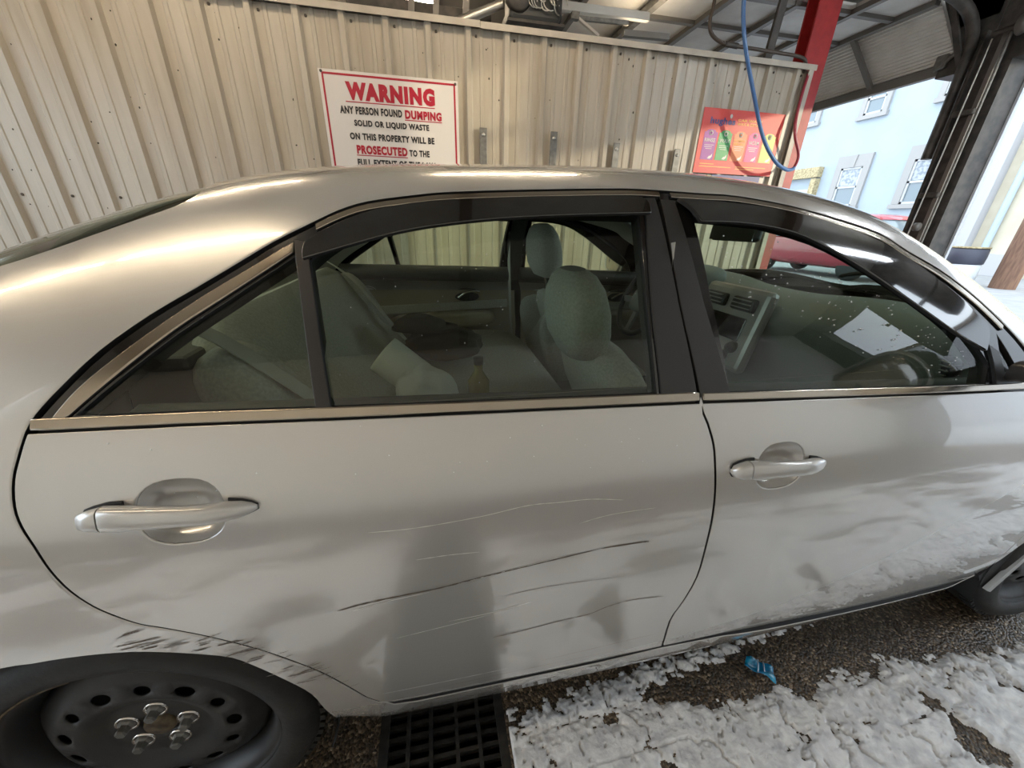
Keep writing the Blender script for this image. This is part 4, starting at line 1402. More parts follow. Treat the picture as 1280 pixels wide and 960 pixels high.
# ends of the body
for name, xx in (('rear_bumper', -1.0), ('front_bumper', 3.62)):
    ss = np.linspace(.26, smax(xx), 40)
    p = surf(np.full(40, xx), ss)
    d = -1 if xx < 0 else 1
    vs, fs = [], []
    for t, sh in ((0, 1), (.05, .97), (.08, .88), (.085, .0)):
        for q in list(p) + [(a, 2 * CAR_MID - b, c) for a, b, c in p[::-1][1:]]:
            vs.append((q[0] + d * t, CAR_MID + (q[1] - CAR_MID) * sh, .62 + (q[2] - .62) * sh))
    n = 79
    for k in range(3):
        for i in range(n - 1):
            fs.append((k * n + i, k * n + i + 1, (k + 1) * n + i + 1, (k + 1) * n + i))
        fs.append((k * n + n - 1, k * n, (k + 1) * n, (k + 1) * n + n - 1))
    MB().add(vs, fs, True).build(name, 'paint_plain', car)
for s_ in (-1, 1):
    MB().blob((-1.02, .91 + s_ * .68, .86), (.08, .16, .10), .6, 18, 10).build('tail_lamp', 'pink_lens', car)
    hp_ = surf(np.array([3.42]), np.array([.70]))[0]
    MB().blob((3.43, .91 + s_ * (.90 - hp_[1]), .70), (.14, .045, .055), .7, 18, 10, rot=(0, .12, -s_ * .42)).build('head_lamp', 'chrome', car)
MB().box((3.70, .91, .56), (.05, .9, .12), bev=.02).build('grille', 'gloss_black', car)

_g = panel_geo([to_mid(offs(LOOP_RG, .004))], off=-.004, step=.05, depth=0)
link('rear_window', geo_mesh('rear_window', [_g, (*_g, True)], 'car_glass'), car)
_g = panel_geo([to_mid(LOOP_RG), clean([(x_, s_ if s_ < 2.2 else s_ + .2) for x_, s_ in offs(LOOP_RG, -.045)])], off=-.006, step=.04, depth=0)
link('rear_window_band', geo_mesh('rear_window_band', [_g, (*_g, True)], 'gloss_black'), car)
_g = panel_geo([to_mid(offs(LOOP_WS, .004))], off=-.004, step=.05, depth=0)
link('windshield', geo_mesh('windshield', [_g, (*_g, True)], 'clear_glass'), car)
MB().tube(spline([tuple(surf(np.array([a]), np.array([b]))[0] + np.array([-.02, -.0, .018])) for a, b in ((2.36, 2.1), (2.31, 1.7), (2.25, 1.42), (2.19, 1.25))], 4), .008, 6).build('wiper', 'rubber_and_gap_shade', car)
MB().box((-.44, .88, 1.125), (.12, .34, .03), (0, -.38, 0), bev=.01).build('pink_streak_box', 'pink_lens', car)  # added pink box standing in for a pink reflection in the rear glass


def strip(c0, c1):
    return clean(list(c0) + list(c1)[::-1])


def shift(c, d):
    return [(x_, s_ + d) for x_, s_ in c]


def ribbon(S_, parent, pts, w, m, name='scratch', off=.0006, label=None):
    """thin mark following the panel"""
    P = np.array(spline(pts, 6))
    tg = np.gradient(P, axis=0)
    tg /= np.linalg.norm(tg, axis=1, keepdims=True)
    nn = np.stack([-tg[:, 1], tg[:, 0]], 1)
    k = len(P)
    ww = w * (.25 + .75 * np.abs(np.sin(np.arange(k) * 1.7 + pts[0][0] * 50))) * np.minimum(1, np.minimum(np.arange(k), k - 1 - np.arange(k)) / 3 + .15)
    a, b = P + nn * ww[:, None] / 2, P - nn * ww[:, None] / 2
    pa, pb_ = surf(a[:, 0], a[:, 1]), surf(b[:, 0], b[:, 1])
    na, nb_ = normal(pa), normal(pb_)
    V = np.concatenate([pa + na * off, pb_ + nb_ * off])
    F = [(i, i + 1, k + i + 1, k + i) for i in range(k - 1)]
    if np.dot(np.cross(V[1] - V[0], V[k] - V[0]), na[0]) < 0:
        F = [f[::-1] for f in F]
    return link(name, geo_mesh(name, [(V, np.concatenate([na, nb_]), F)], m, S_.mirror), parent, label=label)


# ------------------------------------------------------------------ doors
CUP_R = TR['CUP_R']
HAND_DX = 1.1367 - .1194
HAND_DS = .8700 - .9050 + .002


def cup_ring(dx, ds, n=28):
    cx, cs = .2365 + dx, .898 + ds
    return [(cx + .0575 * math.copysign(abs(math.cos(t)) ** .8, math.cos(t)), cs + .0495 * math.copysign(abs(math.sin(t)) ** .8, math.sin(t))) for t in np.linspace(0, 2 * math.pi, n, endpoint=False)]


def door_handle(S_, door, dx, ds):
    ring = np.array(cup_ring(dx, ds))
    c = ring.mean(0)
    V, N, F = [], [], []
    lv = [(1.0, 0.0), (.97, -.004), (.90, -.012), (.75, -.024), (.5, -.031), (.25, -.033), (.0, -.0335)]
    n = len(ring)
    for sc_, d in lv:
        r = c + (ring - c) * max(sc_, .001)
        p = surf(r[:, 0], r[:, 1])
        V.append(p + normal(p) * d)
    V = np.concatenate(V)
    for k in range(len(lv) - 1):
        F += [(k * n + i, k * n + (i + 1) % n, (k + 1) * n + (i + 1) % n, (k + 1) * n + i) for i in range(n)]
    mb = MB()
    if S_.mirror:
        V = V.copy()
        V[:, 1] = 2 * CAR_MID - V[:, 1]
    mb.add(V, F, True)
    mb.build('handle_cup', 'paint_plain', door)
    # grip: lofted bar on top of the panel, cap behind it
    def sec(x_, s_, h, d, up):
        p = surf(np.array([x_ + dx]), np.array([s_ + ds]))[0]
        nn = normal(p[None])[0]
        q = p + nn * up
        u = np.array([0, -nn[2], nn[1]]) * (-1)
        u /= np.linalg.norm(u)
        q = q.copy()
        if S_.mirror:
            q[1] = 2 * CAR_MID - q[1]
            nn = nn * np.array([1, -1, 1])
            u = u * np.array([1, -1, 1])
        return (tuple(q), tuple(u * h), tuple(nn * d))
    grip = [(.1520, .9045, .0175, .012, .010), (.170, .9040, .0180, .012, .014), (.195, .9040, .0160, .011, .017), (.225, .9030, .0150, .010, .019), (.255, .9010, .0143, .010, .019), (.28, .8995, .0145, .011, .017), (.300, .8995, .0140, .011, .013), (.318, .8990, .0115, .009, .009), (.330, .8985, .0075, .006, .006), (.3375, .8980, .003, .003, .003)]
    MB().loft([sec(*g) for g in grip], 24, .65).build('handle_grip', 'paint_plain', door)
    cap = [(.1200, .9030, .004, .004, .004), (.1240, .9035, .0110, .009, .008), (.135, .9040, .0145, .012, .010), (.1500, .9045, .0172, .012, .010)]
    MB().loft([sec(*g) for g in cap], 24, .65).build('handle_cap', 'paint_plain', door)
    gk = [(x_, s_, h + .0022, .002, .0012) for x_, s_, h, d, up in (cap + grip[:2])]
    MB().loft([sec(*g) for g in gk], 20, .6).build('handle_gasket', 'rubber_and_gap_shade', door)
    gk = [(x_, s_, h + .0016, .002, .0010) for x_, s_, h, d, up in grip[6:]]
    MB().loft([sec(*g) for g in gk], 20, .6).build('handle_gasket', 'rubber_and_gap_shade', door)


def visor_off(top, bot):
    """rain visor stands proud of the glass along its lower edge"""
    tx, ts = np.array(top)[:, 0], np.array(top)[:, 1]
    bx_, bs = np.array(bot)[:, 0], np.array(bot)[:, 1]

    def f(x_, s_):
        a, b = np.interp(x_, tx, ts), np.interp(x_, bx_, bs)
        t = np.clip((a - s_) / np.maximum(a - b, .004), 0, 1)
        return .004 + .020 * np.sin(t * 1.5) ** .9
    return f


for S_ in (near, far):
    rd = S_.panel('rear_door', 'paint', car, [offs(LOOP_RD, -.0040), cup_ring(0, 0)], dark={0}, step=.03, bev=.0018, depth=.014, bstep=.015,
                  label='silver rear door with long scratches' if not S_.mirror else None)
    fd = S_.panel('front_door', 'paint', car, [offs(LOOP_FD, -.0040), cup_ring(HAND_DX, HAND_DS)], dark={0}, step=.03, bev=.0018, depth=.014, bstep=.015)
    door_handle(S_, rd, 0, 0)
    door_handle(S_, fd, HAND_DX, HAND_DS)
    # window frames with their openings
    RGL = clean(spline(TR['RGLASS'][:5], 2) + spline(TR['RGLASS'][4:7], 2) + spline(TR['RGLASS'][6:] + [TR['RGLASS'][0]], 3))
    QGL = clean(spline(TR['QGLASS'][:6], 3) + spline(TR['QGLASS'][5:8], 2) + [TR['QGLASS'][8]])
    FGL = clean(TR['FGLASS'][:5] + spline(TR['FGLASS'][4:6], 2) + spline(TR['FGLASS'][5:], 3))
    S_.panel('window_frame', 'gloss_black', rd, [offs(LOOP_RU, -.006), RGL, QGL], off=-.004, step=.03, bev=.001, depth=.03)
    S_.panel('window_frame', 'gloss_black', fd, [offs(LOOP_FU, -.006), FGL, TR['TRI']], off=-.004, step=.03, bev=.001, depth=.03)
    S_.panel('window_glass', 'car_glass', rd, [offs(RGL, .006)], off=-.012, step=.05, depth=0)
    S_.panel('quarter_glass', 'car_glass', rd, [offs(QGL, .006)], off=-.010, step=.05, depth=0)
    S_.panel('window_glass', 'car_glass', fd, [offs(FGL, .006)], off=-.012, step=.05, depth=0)
    S_.panel('front_quarter_glass', 'clear_glass', fd, [offs(TR['TRI'], .004)], off=-.010, step=.05, depth=0)
    S_.panel('chrome_strip', 'chrome_trim', rd, [strip(spline(TR['CHROME_OUT'], 4), spline(TR['CHROME_IN'], 4))], off=.001, step=.03, bev=.002, depth=.008)
    top_r = [p for p in DLO_R if p[0] > .42]
    S_.panel('top_moulding', 'chrome_trim', rd, [strip(shift(top_r, -.010), shift(top_r, -.019))], off=.0015, step=.03, bev=.002, depth=.008)
    top_f = [p for p in DLO_F if p[0] < 1.42][1:]
    S_.panel('top_moulding', 'chrome_trim', fd, [strip(shift(top_f, -.010), shift(top_f, -.019))], off=.0015, step=.03, bev=.002, depth=.008)
    a_f = [p for p in DLO_F if p[0] > 1.40 and p[1] > 1.12]
    S_.panel('pillar_moulding', 'chrome_trim', fd, [strip([(x_ - .004, s_ - .010) for x_, s_ in a_f], [(x_ - .011, s_ - .018) for x_, s_ in a_f])], off=.001, step=.03, bev=.002, depth=.008)
    b_r = [(BELT_R[0][0] + .006, BELT_R[0][1])] + BELT_R[1:-1] + [(1.069, .998)]
    S_.panel('belt_moulding', 'chrome_trim', rd, [strip(shift(b_r, .0045), shift(b_r, .0150))], off=.004, step=.02, bev=.0025, depth=.010)
    b_f = [(1.079, .9978)] + BELT_F[1:]
    S_.panel('belt_moulding', 'chrome_trim', fd, [strip(shift(b_f, .0045), shift(b_f, .0130))], off=.004, step=.02, bev=.0025, depth=.010)
    S_.panel('division_bar', 'satin_black', rd, [clean(TR['BAR'])], off=.000, step=.03, bev=.0015, depth=.01)
    S_.panel('pillar_trim', 'satin_black', rd, [offs(clean(spline([TR['BPR'][1], TR['BPR'][2], TR['BPR'][3]], 4) + spline([TR['BPR'][4], TR['BPR'][5], TR['BPR'][0]], 4)), 0)], off=.001, step=.03, bev=.0015, depth=.01)
    S_.panel('pillar_trim', 'satin_black', fd, [clean(spline([TR['BPF'][0], TR['BPF'][5], TR['BPF'][4]], 4) + spline([TR['BPF'][3], TR['BPF'][2], TR['BPF'][1]], 4))], off=.001, step=.03, bev=.0015, depth=.01)
    S_.panel('corner_sail', 'satin_black', fd, [offs(TR['SAIL'], .001)], off=.002, step=.03, bev=.0015, depth=.01)
    vt, vb_ = spline(TR['VR_TOP'], 3), spline(TR['VR_BOT'], 3)
    S_.panel('rain_visor', 'visor_smoke', rd, [strip(vt, vb_)], off=visor_off(vt, vb_), step=.018, bev=.002, depth=.006, label='smoked rain visor')
    vt, vb_ = spline(TR['VF_TOP'], 3), spline(TR['VF_BOT'], 3)
    S_.panel('rain_visor', 'visor_smoke', fd, [strip(vt, vb_)], off=visor_off(vt, vb_), step=.018, bev=.002, depth=.006, label='smoked rain visor')
    # dark jambs behind the gaps and inner trim
    S_.panel('door_jamb', 'underbody', car, [offs(APERTURE, .02), offs(APERTURE, -.012)], off=-.020, step=.04, depth=0)
    bgs = [p for p in BG]
    S_.panel('door_jamb', 'underbody', car, [strip([(x_ - .03, s_) for x_, s_ in bgs], [(x_ + .03, s_) for x_, s_ in bgs])], off=-.022, step=.04, depth=0)
    S_.panel('belt_backing', 'underbody', rd, [strip(shift(b_r, -.03), shift(b_r, .020))], off=-.009, step=.04, depth=0)
    S_.panel('belt_backing', 'underbody', fd, [strip(shift(b_f, -.03), shift(b_f, .017))], off=-.009, step=.04, depth=0)
    S_.panel('inner_trim', 'trim_beige', rd, [clean([(.14, .80), (.36, .55), (.46, .36), (1.09, .36), (1.10, .70), (1.08, .95), (.75, .957), (.476, .962), (.20, .967), (.11, .96), (.10, .92)])], off=-.075, step=.05, bev=.004, depth=.0)
    S_.panel('inner_trim', 'trim_beige', fd, [clean([(1.14, .36), (2.15, .34), (2.20, .55), (2.12, .85), (2.07, .915), (1.84, .925), (1.386, .94), (1.12, .952), (1.13, .75)])], off=-.075, step=.05, bev=.004, depth=.0)
    for d_, a, b in ((rd, (.14, 1.030), (1.05, 1.010)), (fd, (1.10, 1.010), (2.0, .975))):
        pts = []
        for t in np.linspace(0, 1, 14):
            p = surf(np.array([a[0] + (b[0] - a[0]) * t]), np.array([a[1] + (b[1] - a[1]) * t]))[0]
            pts.append((p[0], S_.y(p[1] + .075), p[2] - (-.01 if S_.mirror else .055)))
        MB().tube(pts, .040, 10).build('sill_ledge', 'trim_grey', d_)
    # pillar and roof lining
    S_.panel('headliner', 'headliner', car, [clean([(-.33, 1.03), (2.04, 1.03)] + WS_EDGE[::-1][4:] + [(1.55, 1.75), (1.565, 1.95), (1.57, smax(1.57))] + [(x_, smax(x_)) for x_ in np.linspace(1.5, .2, 12)]
                                                          + [(.155, smax(.155)), (.16, 2.2), (.18, 1.85), (.22, 1.62)] + [p for p in RG_EDGE[::-1] if p[0] > -.33]),
                                              clean([(.10, 1.0305), (1.97, 1.0305)] + [p for p in offs(DLO, -.012)[::-1] if p[1] > 1.06 and p[0] < 1.95])], off=-.035, step=.05, depth=0)
    S_.panel('pillar_lining', 'trim_grey', car, [strip([(x_ - .035, s_) for x_, s_ in BG_UP], [(x_ + .045, s_) for x_, s_ in BG_UP])], off=-.045, step=.05, bev=.004, depth=.0)

rd_near = [o for o in car.children if o.name.startswith('rear_door')][0]
fd_near = [o for o in car.children if o.name.startswith('front_door')][0]

# scratches and scuffs on the near side
for pts, w, m in ((TR['SCR1'][:5], .0040, 'scratch_dark'), (TR['SCR1'][3:8], .0030, 'scratch_dark'), (TR['SCR1'][7:], .0045, 'scratch_dark'), (TR['SCR2'], .0028, 'scratch_dark'), (TR['SCR3'], .0016, 'scratch_light'), (TR['SCR4'], .0016, 'scratch_light'),
                  ([(.44, .672), (.50, .683), (.57, .690)], .0016, 'scratch_light'), ([(.60, .60), (.68, .605), (.76, .617)], .0016, 'scratch_light'), ([(.50, .575), (.60, .588), (.68, .60)], .0014, 'scratch_light'),
                  ([(.70, .648), (.80, .655), (.95, .648)], .0014, 'scratch_dark'), ([(.62, .70), (.72, .716), (.82, .73)], .0014, 'scratch_light'), ([(.80, .38), (.95, .39), (1.08, .398)], .0016, 'scratch_dark'), ([(.84, .80), (.90, .81), (.99, .812)], .0014, 'scratch_light'),
                  ([(.55, .345), (.75, .352), (.98, .352)], .0016, 'scratch_dark'), ([(.45, .37), (.60, .372), (.72, .375)], .0014, 'scratch_light')):
    ribbon(near, rd_near, pts, w, m)
shell = bpy.data.objects['body_shell']
for k in range(46):
    t = RNG.uniform(0, 1)
    i = 9 * t * 3
    arc = [p for p in ARCH_R if p[0] > .10]
    c = np.array(arc[int(t * (len(arc) - 8))])
    out = c - np.array([0, .32])
    out /= np.hypot(*out)
    c = c + out * RNG.uniform(.008, .05)
    ln = RNG.uniform(.008, .028)
    ang = RNG.uniform(.05, .35)
    d = np.array([math.cos(ang), math.sin(ang)])
    ribbon(near, shell, [tuple(c - d * ln), tuple(c), tuple(c + d * ln)], RNG.uniform(.0012, .0035), 'scratch_dark' if k % 3 else 'primer')
for k in range(14):
    x_ = RNG.uniform(.31, .42)
    s_ = np.interp(x_, [.30, .3568, .395, .42], [.578, .504, .4257, .37]) + RNG.uniform(.008, .035)
    ribbon(near, rd_near, [(x_ - .012, s_ - .004), (x_, s_), (x_ + .012, s_ + .004)], .0016, 'scratch_dark')


def drops(name, parent, area, n, r0, r1, off, seed):
    g = np.random.default_rng(seed)
    ico = bmesh.new()
    bmesh.ops.create_icosphere(ico, subdivisions=1, radius=1)
    iv = np.array([v.co[:] for v in ico.verts])
    fi = [[v.index for v in f.verts] for f in ico.faces]
    ico.free()
    mb = MB()
    for _ in range(n):
        d = area(g)
        p = surf(np.array([d[0]]), np.array([d[1]]))[0]
        p = p + normal(p[None])[0] * off
        mb.add(iv * g.uniform(r0, r1) + p, fi, True)
    return mb.build(name, 'water', parent, kind='stuff')


drops('water_drops', fd_near, lambda g: (lambda a: (a, float(np.interp(a, [1.15, 1.4, 1.8], [1.30, 1.22, 1.06])) + g.normal(0, .05) - .03))(g.uniform(1.18, 1.76)), 130, .0008, .0020, -.010, 5)
drops('water_drops', rd_near, lambda g: (g.uniform(.15, 1.05), g.uniform(.90, 1.0)), 26, .0007, .0015, .0, 6)
drops('water_drops', rd_near, lambda g: (g.uniform(.45, .98), 1.05 + abs(g.normal(0, .12))), 40, .0006, .0013, -.010, 8)

# ------------------------------------------------------------------ wheels, wells, underbody
WR = .318


def wheel(cx, side_y, sgn, name):
    """sgn +1: outer face towards -Y"""
    ax = (0, sgn, 0)
    o = (cx, side_y, WR)
    w = MB()
    w.lathe([(.236, .022), (.243, .012), (.264, .005), (.285, .008), (.303, .022), (.313, .040), (.318, .065), (.318, .165), (.313, .190), (.300, .205), (.265, .215), (.238, .205), (.228, .15), (.228, .06)], o, ax, 72, closed=True)
    t = w.build('tyre', 'tyre', car)
    b = MB()
    for k in range(72):
        a = 2 * math.pi * k / 72
        r_ = .314
        for yy, tw in ((.050, .10), (.178, -.10)):
            b.box((cx + math.cos(a) * r_, side_y + sgn * yy, WR + math.sin(a) * r_), (.012, .034, .017), (0, -a + 0, 0))
    setp(b.build('tread_blocks', 'tyre', t), kind='stuff')
    r = MB()
    r.lathe([(.236, .020), (.239, .028), (.230, .031), (.221, .036), (.214, .052), (.2015, .075), (.2015, .15), (.205, .15), (.208, .078), (.222, .050), (.236, .034)], o, ax, 72, closed=True)
    rim = r.build('rim', 'steel_wheel', t)
    # disc with vent holes
    NH = 13
    outer = [(.2005 * math.cos(a), .2005 * math.sin(a)) for a in np.linspace(0, 2 * math.pi, 64, endpoint=False)]
    inner_ = [(.030 * math.cos(a), .030 * math.sin(a)) for a in np.linspace(0, 2 * math.pi, 24, endpoint=False)]
    loops = [outer, inner_]
    for k in range(NH):
        a = math.radians(164.1 - k * 360 / NH)
        big = k % 2 == 0
        ra, rb = (.0185, .0135) if big else (.0145, .0120)
        c = np.array([.143 * math.cos(a), .143 * math.sin(a)])
        et, er = np.array([-math.sin(a), math.cos(a)]), np.array([math.cos(a), math.sin(a)])
        loops.append([tuple(c + et * ra * math.cos(q) + er * rb * math.sin(q)) for q in np.linspace(0, 2 * math.pi, 16, endpoint=False)])
    A = np.array([p for l in loops for p in l])
    ed, k0 = [], 0
    for l in loops:
        ed += [(k0 + i, k0 + (i + 1) % len(l)) for i in range(len(l))]
        k0 += len(l)
    G = np.array([(q * math.cos(a), q * math.sin(a)) for q in (.045, .06, .075, .09, .103, .115, .125, .165, .178, .19) for a in np.linspace(0, 2 * math.pi, 60, endpoint=False)])
    G = G[even_odd(G, loops)]
    dd_ = np.min(np.hypot(G[:, None, 0] - A[None, :, 0], G[:, None, 1] - A[None, :, 1]), 1)
    G = G[dd_ > .004]
    vo, _, fo, *_q = delaunay_2d_cdt([Vector(p) for p in np.concatenate([A, G]).tolist()], ed, [], 0, 1e-7)
    D = np.array([(v.x, v.y) for v in vo])
    T = np.array([f for f in fo if len(f) == 3])
    T = T[even_odd(D[T].mean(1), loops)]
    dep = np.interp(np.hypot(D[:, 0], D[:, 1]), [.03, .045, .075, .085, .098, .125, .16, .185, .2005], [.060, .055, .055, .060, .046, .036, .042, .058, .072])
    vs = [(cx + a, side_y + sgn * z_, WR + b_) for (a, b_), z_ in zip(D, dep)]
    ds = MB()
    ds.add(vs, [tuple(q) for q in T.tolist()], True)
    disc = ds.build('disc', 'steel_wheel', t)
    md = disc.modifiers.new('thick', 'SOLIDIFY')
    md.thickness = .005
    MB().lathe([(.0, .050), (.026, .052), (.030, .060), (.032, .075), (0, .075)], o, ax, 24).build('hub_cap', 'rust', t)
    MB().lathe([(.0, .085), (.195, .085), (.195, .12), (.0, .12)], o, ax, 32).build('brake_drum', 'underbody', t)
    for k in range(5):
        a = math.radians(79.8 + 72 * k)
        c = (cx + .055 * math.cos(a), side_y, WR + .055 * math.sin(a))
        ln = MB().lathe([(.0, .034), (.0085, .034), (.0105, .037), (.0105, .048), (.015, .051), (.0165, .056)], c, ax, 6, smooth=False).build('lug_nut', 'galv', t)
        MB().lathe([(.0165, .0545), (.020, .052), (.021, .056)], c, ax, 16).build('nut_seat', 'chrome', ln)
    MB().tube([(cx + .2375 * math.cos(a), side_y + sgn * .0195, WR + .2375 * math.sin(a)) for a in np.linspace(1.75, 2.5, 14)], .0035, 5).build('rust_mark', 'rust', t)
    return t


for cx in (0.0, WB):
    wheel(cx, .030, 1, 'near')
    wheel(cx, 1.79, -1, 'far')
    for y0, s_ in ((.03, 1), (1.79, -1)):
        lw = MB()
        pts = [(.350, 0), (.350, .32), (.0, .33)]
        n = 40
        vs, fs = [], []
        for i in range(n + 1):
            a = math.pi * (-.14 + 1.28 * i / n)
            for r_, t_ in ((.352, 0.012), (.356, .26), (.0, .262)):
                vs.append((cx + r_ * math.cos(a), y0 + s_ * t_, .322 + r_ * math.sin(a)))
        for i in range(n):
            for j in range(2):
                fs.append((i * 3 + j, i * 3 + j + 1, i * 3 + j + 4, i * 3 + j + 3))
        lw.add(vs, fs, True)
        lw.build('wheel_well', 'underbody', car)
ub_ = MB()
ub_.box((1.31, .91, .255), (1.80, 1.60, .05))
ub_.box((-.70, .91, .30), (.55, 1.4, .08))
ub_.box((3.25, .91, .26), (.6, 1.4, .06))
ub_.build('floor_pan', 'underbody', car)
fm = MB()
fm.prism([(2.245, .30), (2.30, .235), (2.335, .232), (2.395, .40), (2.40, .43), (2.375, .44)], lambda u, v, w: (u, .045 + w, v), .19)
fm.build('mud_guard', 'rubber_and_gap_shade', car)
MB().bar((2.31, .036, .232), (2.40, .036, .43), .024, .012, (0, 1, 0)).build('mud_guard_edge', 'silver_plastic', car)

# door mirrors
for S_ in (near, far):
    mm = MB()
    mm.blob((1.86, S_.y(-.105), 1.075), (.075, .125, .085), .7, 24, 14, rot=(0, 0, (-.12 if not S_.mirror else .12)))
    mr = mm.build('door_mirror', 'gloss_black', car)
    MB().blob((1.792, S_.y(-.105), 1.078), (.010, .105, .068), .6, 20, 10).build('mirror_glass', 'chrome', mr)
    MB().loft([((1.90, S_.y(.06), 1.01), (.05, 0, 0), (0, 0, .025)), ((1.88, S_.y(-.03), 1.03), (.035, 0, 0), (0, 0, .02))], 16, .6).build('mirror_arm', 'satin_black', mr)
    ringp = [(1.795, S_.y(-.105 + .118 * math.copysign(abs(math.cos(t)) ** .7, math.cos(t))), 1.076 + .080 * math.copysign(abs(math.sin(t)) ** .7, math.sin(t))) for t in np.linspace(0, 2 * math.pi, 37)]
    MB().tube(ringp, .006, 6, cap=False).build('mirror_rim', 'paint_plain', mr)

# ------------------------------------------------------------------ cabin
cab = MB()
cab.box((1.15, .91, .33), (2.0, 1.5, .04))
cab.build('cabin_floor', 'dash_dark', car)
MB().box((-.16, .91, 1.03), (.62, 1.24, .03), bev=.01).build('parcel_shelf', 'trim_grey', car)
MB().box((2.28, .91, .66), (.04, 1.4, .5)).build('firewall', 'dash_dark', car)


def front_seat(yc, hr, name):
    st = MB()
    st.loft([((1.30, yc, .50), (0, .22, 0), (.09, 0, .02)), ((1.22, yc, .56), (0, .235, 0), (.085, 0, .02)), ((1.17, yc, .70), (0, .245, 0), (.075, 0, .02)), ((hr[0] + .115, yc, .84), (0, .235, 0), (.07, 0, .02)),
             ((hr[0] + .075, yc, .93), (0, .20, 0), (.062, 0, .02)), ((hr[0] + .055, yc, .975), (0, .15, 0), (.05, 0, .015)), ((hr[0] + .05, yc, .99), (0, .09, 0), (.03, 0, .01))], 32, .55)
    s = st.build('front_seat', 'seat_fabric', car)
    MB().blob((1.44, yc, .50), (.27, .235, .09), .55, 32, 16, rot=(0, -.12, 0)).build('cushion', 'seat_fabric', s)
    for sg in (-1, 1):
        MB().blob((1.16 + .02, yc + sg * .20, .74), (.085, .05, .20), .7, 20, 12, rot=(0, -.30, 0)).build('bolster', 'seat_fabric', s)
    h = MB()
    h.loft([((hr[0] + .030, hr[1], hr[2] - .120), (0, .070, 0), (.030, 0, .005)), ((hr[0] + .024, hr[1], hr[2] - .105), (0, .108, 0), (.055, 0, .01)), ((hr[0] + .010, hr[1], hr[2] - .055), (0, .128, 0), (.070, 0, .01)), ((hr[0], hr[1], hr[2]), (0, .132, 0), (.072, 0, .01)), ((hr[0] - .010, hr[1], hr[2] + .055), (0, .122, 0), (.062, 0, .01)),
            ((hr[0] - .016, hr[1], hr[2] + .092), (0, .098, 0), (.045, 0, .006)), ((hr[0] - .018, hr[1], hr[2] + .110), (0, .06, 0), (.024, 0, .003))], 32, .72)
    hh = h.build('headrest', 'seat_fabric', s)
    seam = [(hr[0] + .0755 * math.cos(.0) - .004, hr[1] + .11 * t, hr[2] + .02 - .03 * t * t) for t in np.linspace(-1, 1, 9)]
    for sg in (-1, 1):
        MB().tube([(hr[0] + .03, hr[1] + sg * .06, hr[2] - .08), (hr[0] + .05, hr[1] + sg * .06, .93)], .007, 8).build('headrest_post', 'chrome', s)
    return s


front_seat(.48, (.985, .48, 1.075), 'passenger')
front_seat(1.31, (1.125, 1.31, 1.180), 'driver')

rs = MB()
rs.loft([((.46, .91, .56), (0, .64, 0), (.10, 0, .03)), ((.38, .91, .66), (0, .66, 0), (.10, 0, .03)), ((.28, .91, .80), (0, .65, 0), (.08, 0, .03)), ((.19, .91, .95), (0, .61, 0), (.065, 0, .03)), ((.145, .91, 1.05), (0, .55, 0), (.05, 0, .02)), ((.13, .91, 1.085), (0, .48, 0), (.03, 0, .01))], 40, .35)
rseat = rs.build('rear_seat', 'seat_fabric', car)
MB().blob((.76, .91, .645), (.30, .66, .125), .4, 40, 14).build('cushion', 'seat_fabric', rseat)
for yy in (.34, 1.48):
    MB().blob((.265, yy, .87), (.075, .09, .20), .7, 24, 14, rot=(0, -.5, 0)).build('bolster', 'seat_fabric', rseat)


def strap(pts, w, m, parent, name='seat_belt'):
    P = [Vector(p) for p in spline(pts, 6)]
    mb = MB()
    vs, fs = [], []
    for i, p in enumerate(P):
        t = (P[min(i + 1, len(P) - 1)] - P[max(i - 1, 0)]).normalized()
        sd = t.cross(Vector((.75, 0, .66))).normalized()
        u = sd.cross(t).normalized()
        for a, b in ((-1, -1), (1, -1), (1, 1), (-1, 1)):
            vs.append(p + sd * a * w / 2 + u * b * .001)
    for i in range(len(P) - 1):
        for k in range(4):
            fs.append((i * 4 + k, i * 4 + (k + 1) % 4, i * 4 + 4 + (k + 1) % 4, i * 4 + 4 + k))
    mb.add(vs, fs)
    return mb.build(name, m, parent)


strap([(.13, .31, 1.115), (.20, .31, 1.075), (.29, .32, .985), (.40, .34, .86), (.52, .37, .72)], .048, 'belt_web', car)
strap([(.10, 1.46, 1.13), (.22, 1.40, 1.06), (.33, 1.33, .95), (.46, 1.24, .80), (.56, 1.15, .72)], .050, 'belt_web', car)
strap([(1.02, 1.62, 1.25), (1.03, 1.64, 1.05), (1.05, 1.66, .75), (1.08, 1.66, .45)], .050, 'belt_web', car)
strap([(1.06, .215, 1.26), (1.06, .185, 1.05), (1.08, .165, .75), (1.10, .16, .45)], .045, 'belt_web', car)

